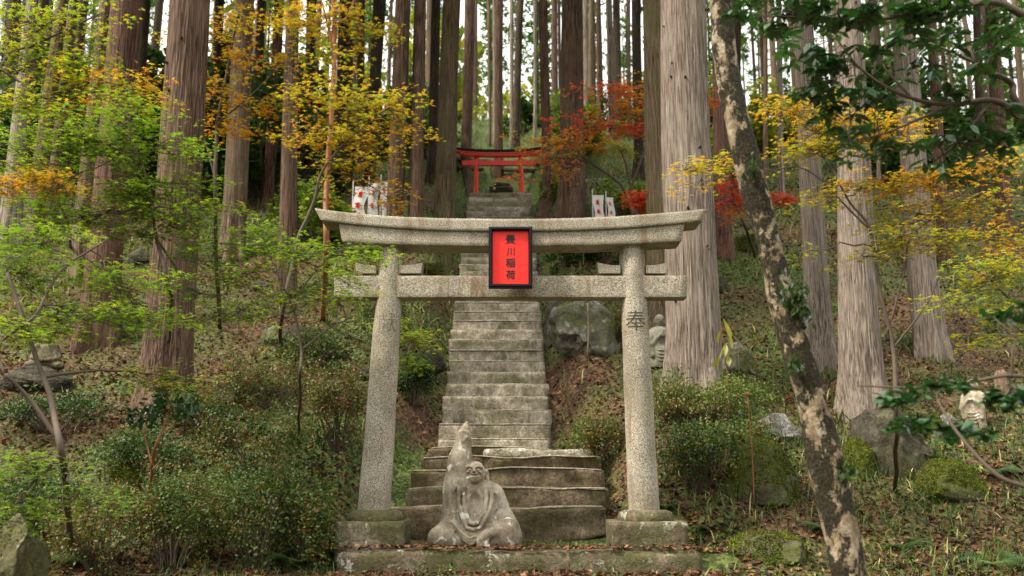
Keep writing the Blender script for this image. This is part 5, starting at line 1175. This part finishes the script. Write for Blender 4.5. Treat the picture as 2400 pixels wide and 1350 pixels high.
def iris(px, py, n, L, label, seed, hue=.05, w=.035):
    rg = np.random.default_rng(seed); b = hit(px, py); V_, F_, A_ = [], [], []; off = 0
    for i in range(n):
        az = rg.uniform(0, 2*np.pi); o = b+np.array([rg.normal(0, .10), rg.normal(0, .06), 0]); o[2] = H1(o[0], o[1])-.02; l = L*rg.uniform(.6, 1.1); lean = rg.uniform(.15, .8)
        t = np.linspace(0, 1, 7); c = o+np.stack([math.cos(az)*lean*l*t**2, math.sin(az)*lean*l*t**2, l*(t-.35*lean*t**3)], -1); s_ = np.array([-math.sin(az), math.cos(az), 0])*w/2
        wd = np.sin(np.clip(t*.9+.12, 0, 1)*np.pi)**.5; V = np.stack([c-s_*wd[:, None], c+np.array([0, 0, 0.])+s_*wd[:, None]], 1).reshape(-1, 3)
        k = np.arange(6)*2; V_.append(V); F_.append(np.stack([k, k+1, k+3, k+2], -1)+off); off += len(V); A_.append(np.full(6, np.clip(rg.normal(hue, .08), 0, 1)))
    o = obj('leafy_plant', np.concatenate(V_), np.concatenate(F_), M['grass'], loc=b, smooth_=True, attr=np.concatenate(A_)); return tag(o, label, 'plant')
iris(590, 1035, 16, .33, 'clump of broad dark strap leaves left of the slender maple stem', 1)
iris(640, 1030, 14, .33, 'clump of broad dark strap leaves beside the slender maple stem', 2)
iris(765, 1045, 12, .36, 'dark strap-leaved clump near the left torii pillar', 3)
iris(925, 1060, 40, .20, 'fine green grass tuft just right of the left torii pillar', 4, .35, .010)
iris(700, 1320, 18, .22, 'green fern-like clump at the bottom beside the left pedestal', 5, .35, .02)
iris(1325, 1045, 14, .12, 'small green fern tuft at the right side of the stair foot', 6, .4, .02)
iris(405, 1335, 10, .16, 'broad dark leaves of a young plant in the bottom left foreground', 7, .1, .06)
def fern_mesh():
    rg = np.random.default_rng(8); V_, F_, A_ = [], [], []; off = 0
    for i in range(11):
        az = i*2*np.pi/11+rg.normal(0, .15); L = rg.uniform(.24, .36); t = np.linspace(.12, 1, 17); dr = np.array([math.cos(az), math.sin(az), 0]); sd = np.array([-dr[1], dr[0], 0])
        c = dr*(L*t**1.1)[:, None]+np.array([0, 0, 1])*(L*(.75*t-.62*t**2.2))[:, None]; w = .075*np.sin(np.pi*np.clip(t*.92+.06, 0, 1))**.8+.006
        for s_ in (-1, 1):
            e = c+sd*(s_*w)[:, None]+dr*.012-np.array([0, 0, .012]); n = dr*.0075
            V = np.stack([c-n, e-n*.3, e+n*.3, c+n], 1).reshape(-1, 3); V_.append(V); F_.append(np.arange(len(V)).reshape(-1, 4)+off); off += len(V); A_.append(np.full(17, np.clip(rg.normal(.42, .12), 0, 1)))
    return mesh_np('fern', np.concatenate(V_), np.concatenate(F_), M['grass'], attr=np.concatenate(A_))
fm = fern_mesh()
for i, (px, py, s, lab) in enumerate([(745, 1300, 1.1, 'green fern at the bottom left of the stone sill'), (680, 1335, 1.2, 'fern at the bottom edge left of the sill'), (640, 1270, .8, 'small fern among the azaleas near the left pedestal'), (1335, 1048, .7, 'small fern at the right of the stair foot'),
    (1560, 1190, .8, 'fern behind the right pedestal'), (1660, 1240, .7, 'small fern between the right pedestal and the mossy hummock'), (2150, 1085, 1.2, 'fern spilling over the dark ivy boulder'), (2230, 1120, 1., 'fern above the long mossy rock at right'), (2330, 1110, 1.1, 'fern at the right edge above the leaf litter'),
    (1920, 1240, .8, 'fern under the leaning mossy tree'), (2120, 1290, 1., 'fern on the leaf litter at lower right'), (2330, 1320, 1.2, 'fern in the bottom right corner'), (300, 1230, 1.1, 'fern among the dark shrubs at lower left'), (470, 1160, .9, 'fern beside the young camellia'), (180, 1320, 1.2, 'fern beside the boulder in the bottom left corner'), (985, 905, .8, 'fern under the round bush left of the stairs'), (1500, 960, .8, 'fern on the bank just behind the right pillar')]):
    b = hit(px, py); o = bpy.data.objects.new('fern', fm); COL.objects.link(o); o.location = [float(b[0]), float(b[1]), float(b[2])-.02]; o.scale = (s, s, s*rg.uniform(.8, 1.3)); o.rotation_euler = (R(-8), rg.uniform(-.15, .15), rg.uniform(0, 6)); tag(o, lab, 'fern', 'ferns on the slope')
# bare stalks
def stalk(px, pyb, pyt, label, seed, mat='pod', r=.006, pod=.018, dx=0, d=None):
    b = hit(px, pyb) if d is None else P(px, pyb, d); b[2] = H1(b[0], b[1]); t = P(px+dx, pyt, b[1]); q = spline([b, (b+t)/2+np.array([.012, 0, 0]), t], 9)
    a = Acc(); V, G = tube(q, np.linspace(r*1.3, r, 9), 6); a.add(V, G)
    V, G = lathe([(0, -.01), (pod*.6, 0), (pod, pod*1.2), (pod*.9, pod*2.2), (pod*.5, pod*2.5), (0, pod*1.9)], 10); a.add(V+t, G)
    return tag(a.obj('dry_stalk', M[mat], loc=b, smooth_=True), label, 'dry stalk')
stalk(1768, 1195, 930, 'rust-coloured dry lily stalk with a seed pod beside the mossy mound boulder', 1, dx=-16, r=.0055, pod=.02)
stalk(1377, 842, 708, 'tall tan dry stalk with a round tip in front of the large pale boulder', 2, 'twigpale', .010, .03)
stalk(1284, 805, 708, 'thin brown dry stalk beside the right edge of the stairs', 3, dx=5)
stalk(1730, 900, 830, 'short green-brown stake beside the massive grey cedar', 4, 'twigpale', .006, .008)
# small wilted yellow plant by the big grey cedar
rg = np.random.default_rng(3); b = P(1700, 800, 12.2); a = Acc(); base = np.array([b[0], 12.2, H1(b[0], 12.2)]); top = P(1690, 762, 12.2); V, G = tube(spline([base, (base+top)/2+[.03, 0, 0], top], 8), np.linspace(.008, .004, 8), 5)
wp_ = thing('wilting_plant', base, 'wilting yellow-leaved stem leaning on the right side of the massive grey cedar', 'plant'); obj('stem', V, G, M['pod'], wp_)
cc = np.stack([P(px, py, 12.15) for px, py in ((1684, 790), (1690, 830), (1706, 775), (1712, 800), (1680, 850), (1700, 820), (1708, 845))]); V, Fc, nf = leaves(cc, .2, OV, rg, .3, tiltdir=np.full(7, -1.2)); obj('leaves', V, Fc, M['cover'], wp_, attr=np.full(len(Fc), .86))
# dead stems and stumps
for (px, pyb, w, h, lab) in ((2350, 930, 40, 60, 'pale rotten stump at the right edge above the small figure'), (1400, 300, 8, 40, None)):
    if lab:
        b = hit(px, pyb); k = PXM(b[1]); V, G = lathe([(0, h*k*.8), (w*k*.22, h*k), (w*k*.36, h*k*.8), (w*k*.42, h*k*.3), (w*k*.6, -.1)], 20, 0, 0, .05, 5, 3); tag(obj('stump', V+b, G, M['bark_pale'], loc=b, smooth_=True), lab, 'stump')
# fallen log rail behind the red torii
for i, (a, b_, py) in enumerate(((1065, 1150, 392), (1180, 1260, 398), (1070, 1130, 408), (1170, 1250, 412))):
    u, v = hit(a, py), hit(b_, py); u[2] += .15; v[2] += .15; V, G = tube(np.linspace(u, v, 8), .07, 8, True, .02, 4, i); tag(obj('fallen_log', V, G, M['bark_dark'], loc=u, smooth_=True), ['upper dark log lying behind the left of the red torii', 'upper dark log behind the right of the red torii', 'lower dark log behind the left of the red torii', 'lower dark log behind the right post of the red torii'][i], 'log')

# ---------------------------------------------------------------- litter, ground leaves, grass
def scatter(n, rg, ylo, yhi, pw=1., keep=None):
    y = ylo+(yhi-ylo)*rg.uniform(0, 1, n)**pw; x = rg.uniform(-.66, .66, n)*(y+1.5)
    dx = np.abs(x-cxs(y)); ok = ~((dx < WST/2+.03) & (y > 12.9) & (y < 24.5)) & ~((dx < 1.25) & (y > 10.6) & (y < 13.1))
    ok &= ~((y > 9.5) & (y < 9.87) & (x > -1.9) & (x < 2.05))
    if keep is not None: ok &= keep(x, y)
    return x[ok], y[ok]
rg = np.random.default_rng(61)
def gm(x, y): return fbm2(x, y, .7, 21, 3)     # green patches
x, y = scatter(125000, rg, 7.6, 27, 1.7, lambda x, y: rg.random(len(x)) < np.clip(.88-1.6*gm(x, y), .12, 1))
z = H(x, y)+rg.uniform(.0, .03, len(x)); V, Fc, nf = leaves(np.stack([x, y, z], -1), .047, QD, rg, .55)
tag(obj('leaf_litter', V, Fc, M['litter'], attr=np.repeat(np.clip(rg.normal(.36, .24, len(x)), 0, 1), nf)), None, None, None, 'stuff')
x, y = scatter(175000, rg, 7.6, 34, 1.45, lambda x, y: rg.random(len(x)) < np.clip(.17+2.3*gm(x, y)+(y-12)*.02, .05, 1))
hh = rg.uniform(.01, .10, len(x)); V, Fc, nf = leaves(np.stack([x, y, H(x, y)+hh], -1), .045, OV, rg, .6)
tag(obj('ground_plants', V, Fc, M['cover'], attr=np.repeat(np.clip(rg.normal(.45, .22, len(x))+.15*fbm2(x, y, 1.5, 4), 0, 1), nf)), None, None, None, 'stuff')
# a few leaves lying on the steps
k = 420; si = rg.integers(0, NS, k); dd = np.array([SD[i][0] for i in si])+rg.uniform(.06, .3, k); xx = cxs(dd)+WST*.48*np.clip(rg.normal(0, .7, k), -.98, .98)
V, Fc, nf = leaves(np.stack([xx, dd, np.array([SD[i][1] for i in si])+.012], -1), .045, QD, rg, .12); V2 = V; F2 = Fc
k2 = 520; yy = rg.uniform(9.9, 10.7, k2); x2 = rg.uniform(-1.9, 2.1, k2); V, Fc, nf = leaves(np.stack([x2, yy, np.maximum(H(x2, yy), -.03)+.02], -1), .05, QD, rg, .4)
k3 = 620; x3 = rg.uniform(-1.75, 1.85, k3); y3 = 9.53+.34*rg.random(k3)**1.6; heap = .035*np.exp(-((np.abs(x3)-1.25)/.5)**2)*rg.random(k3)
V3, F3, nf = leaves(np.stack([x3, y3, np.maximum(P(0, 1289, 9.55)[2], -1)+.014+heap], -1), .042, QD, rg, .3)
Fc = np.concatenate([Fc, F3+len(V)]); V = np.concatenate([V, V3])
o = obj('fallen_leaves', np.concatenate([V2, V]), np.concatenate([F2, Fc+len(V2)]), M['litter'], attr=np.clip(rg.normal(.5, .2, len(F2)+len(Fc)), 0, 1)); tag(o, None, None, None, 'stuff')
def blades(name, x, y, L, w, hue, hs, rg, lean=.6):
    n = len(x); az = rg.uniform(0, 2*np.pi, n); l = L*rg.uniform(.5, 1.3, n); ln = rg.uniform(.1, 1, n)*lean; t = np.array([0, .35, .7, 1.]); z0 = H(x, y)-.01
    c = np.stack([x[:, None]+(np.cos(az)*ln*l)[:, None]*t**2, y[:, None]+(np.sin(az)*ln*l)[:, None]*t**2, z0[:, None]+l[:, None]*(t-(.45*ln)[:, None]*t**2)], -1)
    fa_ = az+np.pi/2+rg.normal(0, .5, n); s_ = np.stack([np.cos(fa_), np.sin(fa_), 0*fa_], -1)[:, None]*w/2*np.array([.5, 1, .7, .06])[None, :, None]
    V = np.stack([c-s_, c+s_], 2).reshape(-1, 3); b = (np.arange(n)*8)[:, None, None]; k = np.array([[0, 1, 3, 2], [2, 3, 5, 4], [4, 5, 7, 6]])
    tag(obj(name, V, (b+k).reshape(-1, 4), M['grass'], attr=np.repeat(np.clip(rg.normal(hue, hs, n), 0, 1), 3)), None, None, None, 'stuff')
x, y = scatter(30000, rg, 7.4, 14, 1.2, lambda x, y: (x > 1.7) & (rg.random(len(x)) < np.clip(.42+1.4*fbm2(x, y, .9, 33), .02, 1))); blades('bamboo_grass', x, y, .18, .014, .40, .27, rg, 1.1)
x, y = scatter(15000, rg, 10.5, 13.2, 1., lambda x, y: (x > 1.65) & (x < 6) & (rg.random(len(x)) < np.clip(.3+1.2*fbm2(x, y, 1.3, 43), .02, 1))); blades('tall_bamboo_grass', x, y, .26, .015, .42, .28, rg, 1.1)
x, y = scatter(30000, rg, 7.4, 12, 1.2, lambda x, y: (x < -1.6) & (rg.random(len(x)) < np.clip(.3+1.4*fbm2(x, y, .9, 35), .02, 1))); blades('grass', x, y, .15, .010, .32, .2, rg, .9)
x, y = [], []
for bx, by, br in BASES:             # grass and leaves gathering round the feet of the trunks
    k = int(110*min(1, 14/by)); a_ = rg.uniform(0, 2*np.pi, k); r_ = br*(1+np.abs(rg.normal(0, .35, k))); x.append(bx+np.cos(a_)*r_); y.append(by+np.sin(a_)*r_)
x, y = np.concatenate(x), np.concatenate(y); blades('trunk_foot_grass', x, y, .16, .012, .35, .25, rg, .8)
V_, F_ = [], []; a = Acc()
x, y = scatter(700, rg, 7.8, 17, 1.2)
for i in range(len(x)):
    l = rg.uniform(.08, .4); az = rg.uniform(0, np.pi); e = np.array([math.cos(az), math.sin(az)])*l; xs = x[i]+e[0]*np.array([-.5, 0, .5]); ys = y[i]+e[1]*np.array([-.5, 0, .5]); zs = H(xs, ys)+np.array([.015, .03, .02+.05*rg.random()])
    V, G = tube(np.stack([xs, ys, zs], -1), rg.uniform(.003, .007), 4, False); a.add(V, G)
tag(a.obj('fallen_twigs', M['twig']), None, None, None, 'stuff')
x, y = scatter(60000, rg, 12, 46, 1.2, lambda x, y: rg.random(len(x)) < np.clip(.2+1.4*fbm2(x, y, .5, 36)+(y-14)*.03, .02, 1)); blades('hillside_grass', x, y, .26, .022, .58, .2, rg, .9)
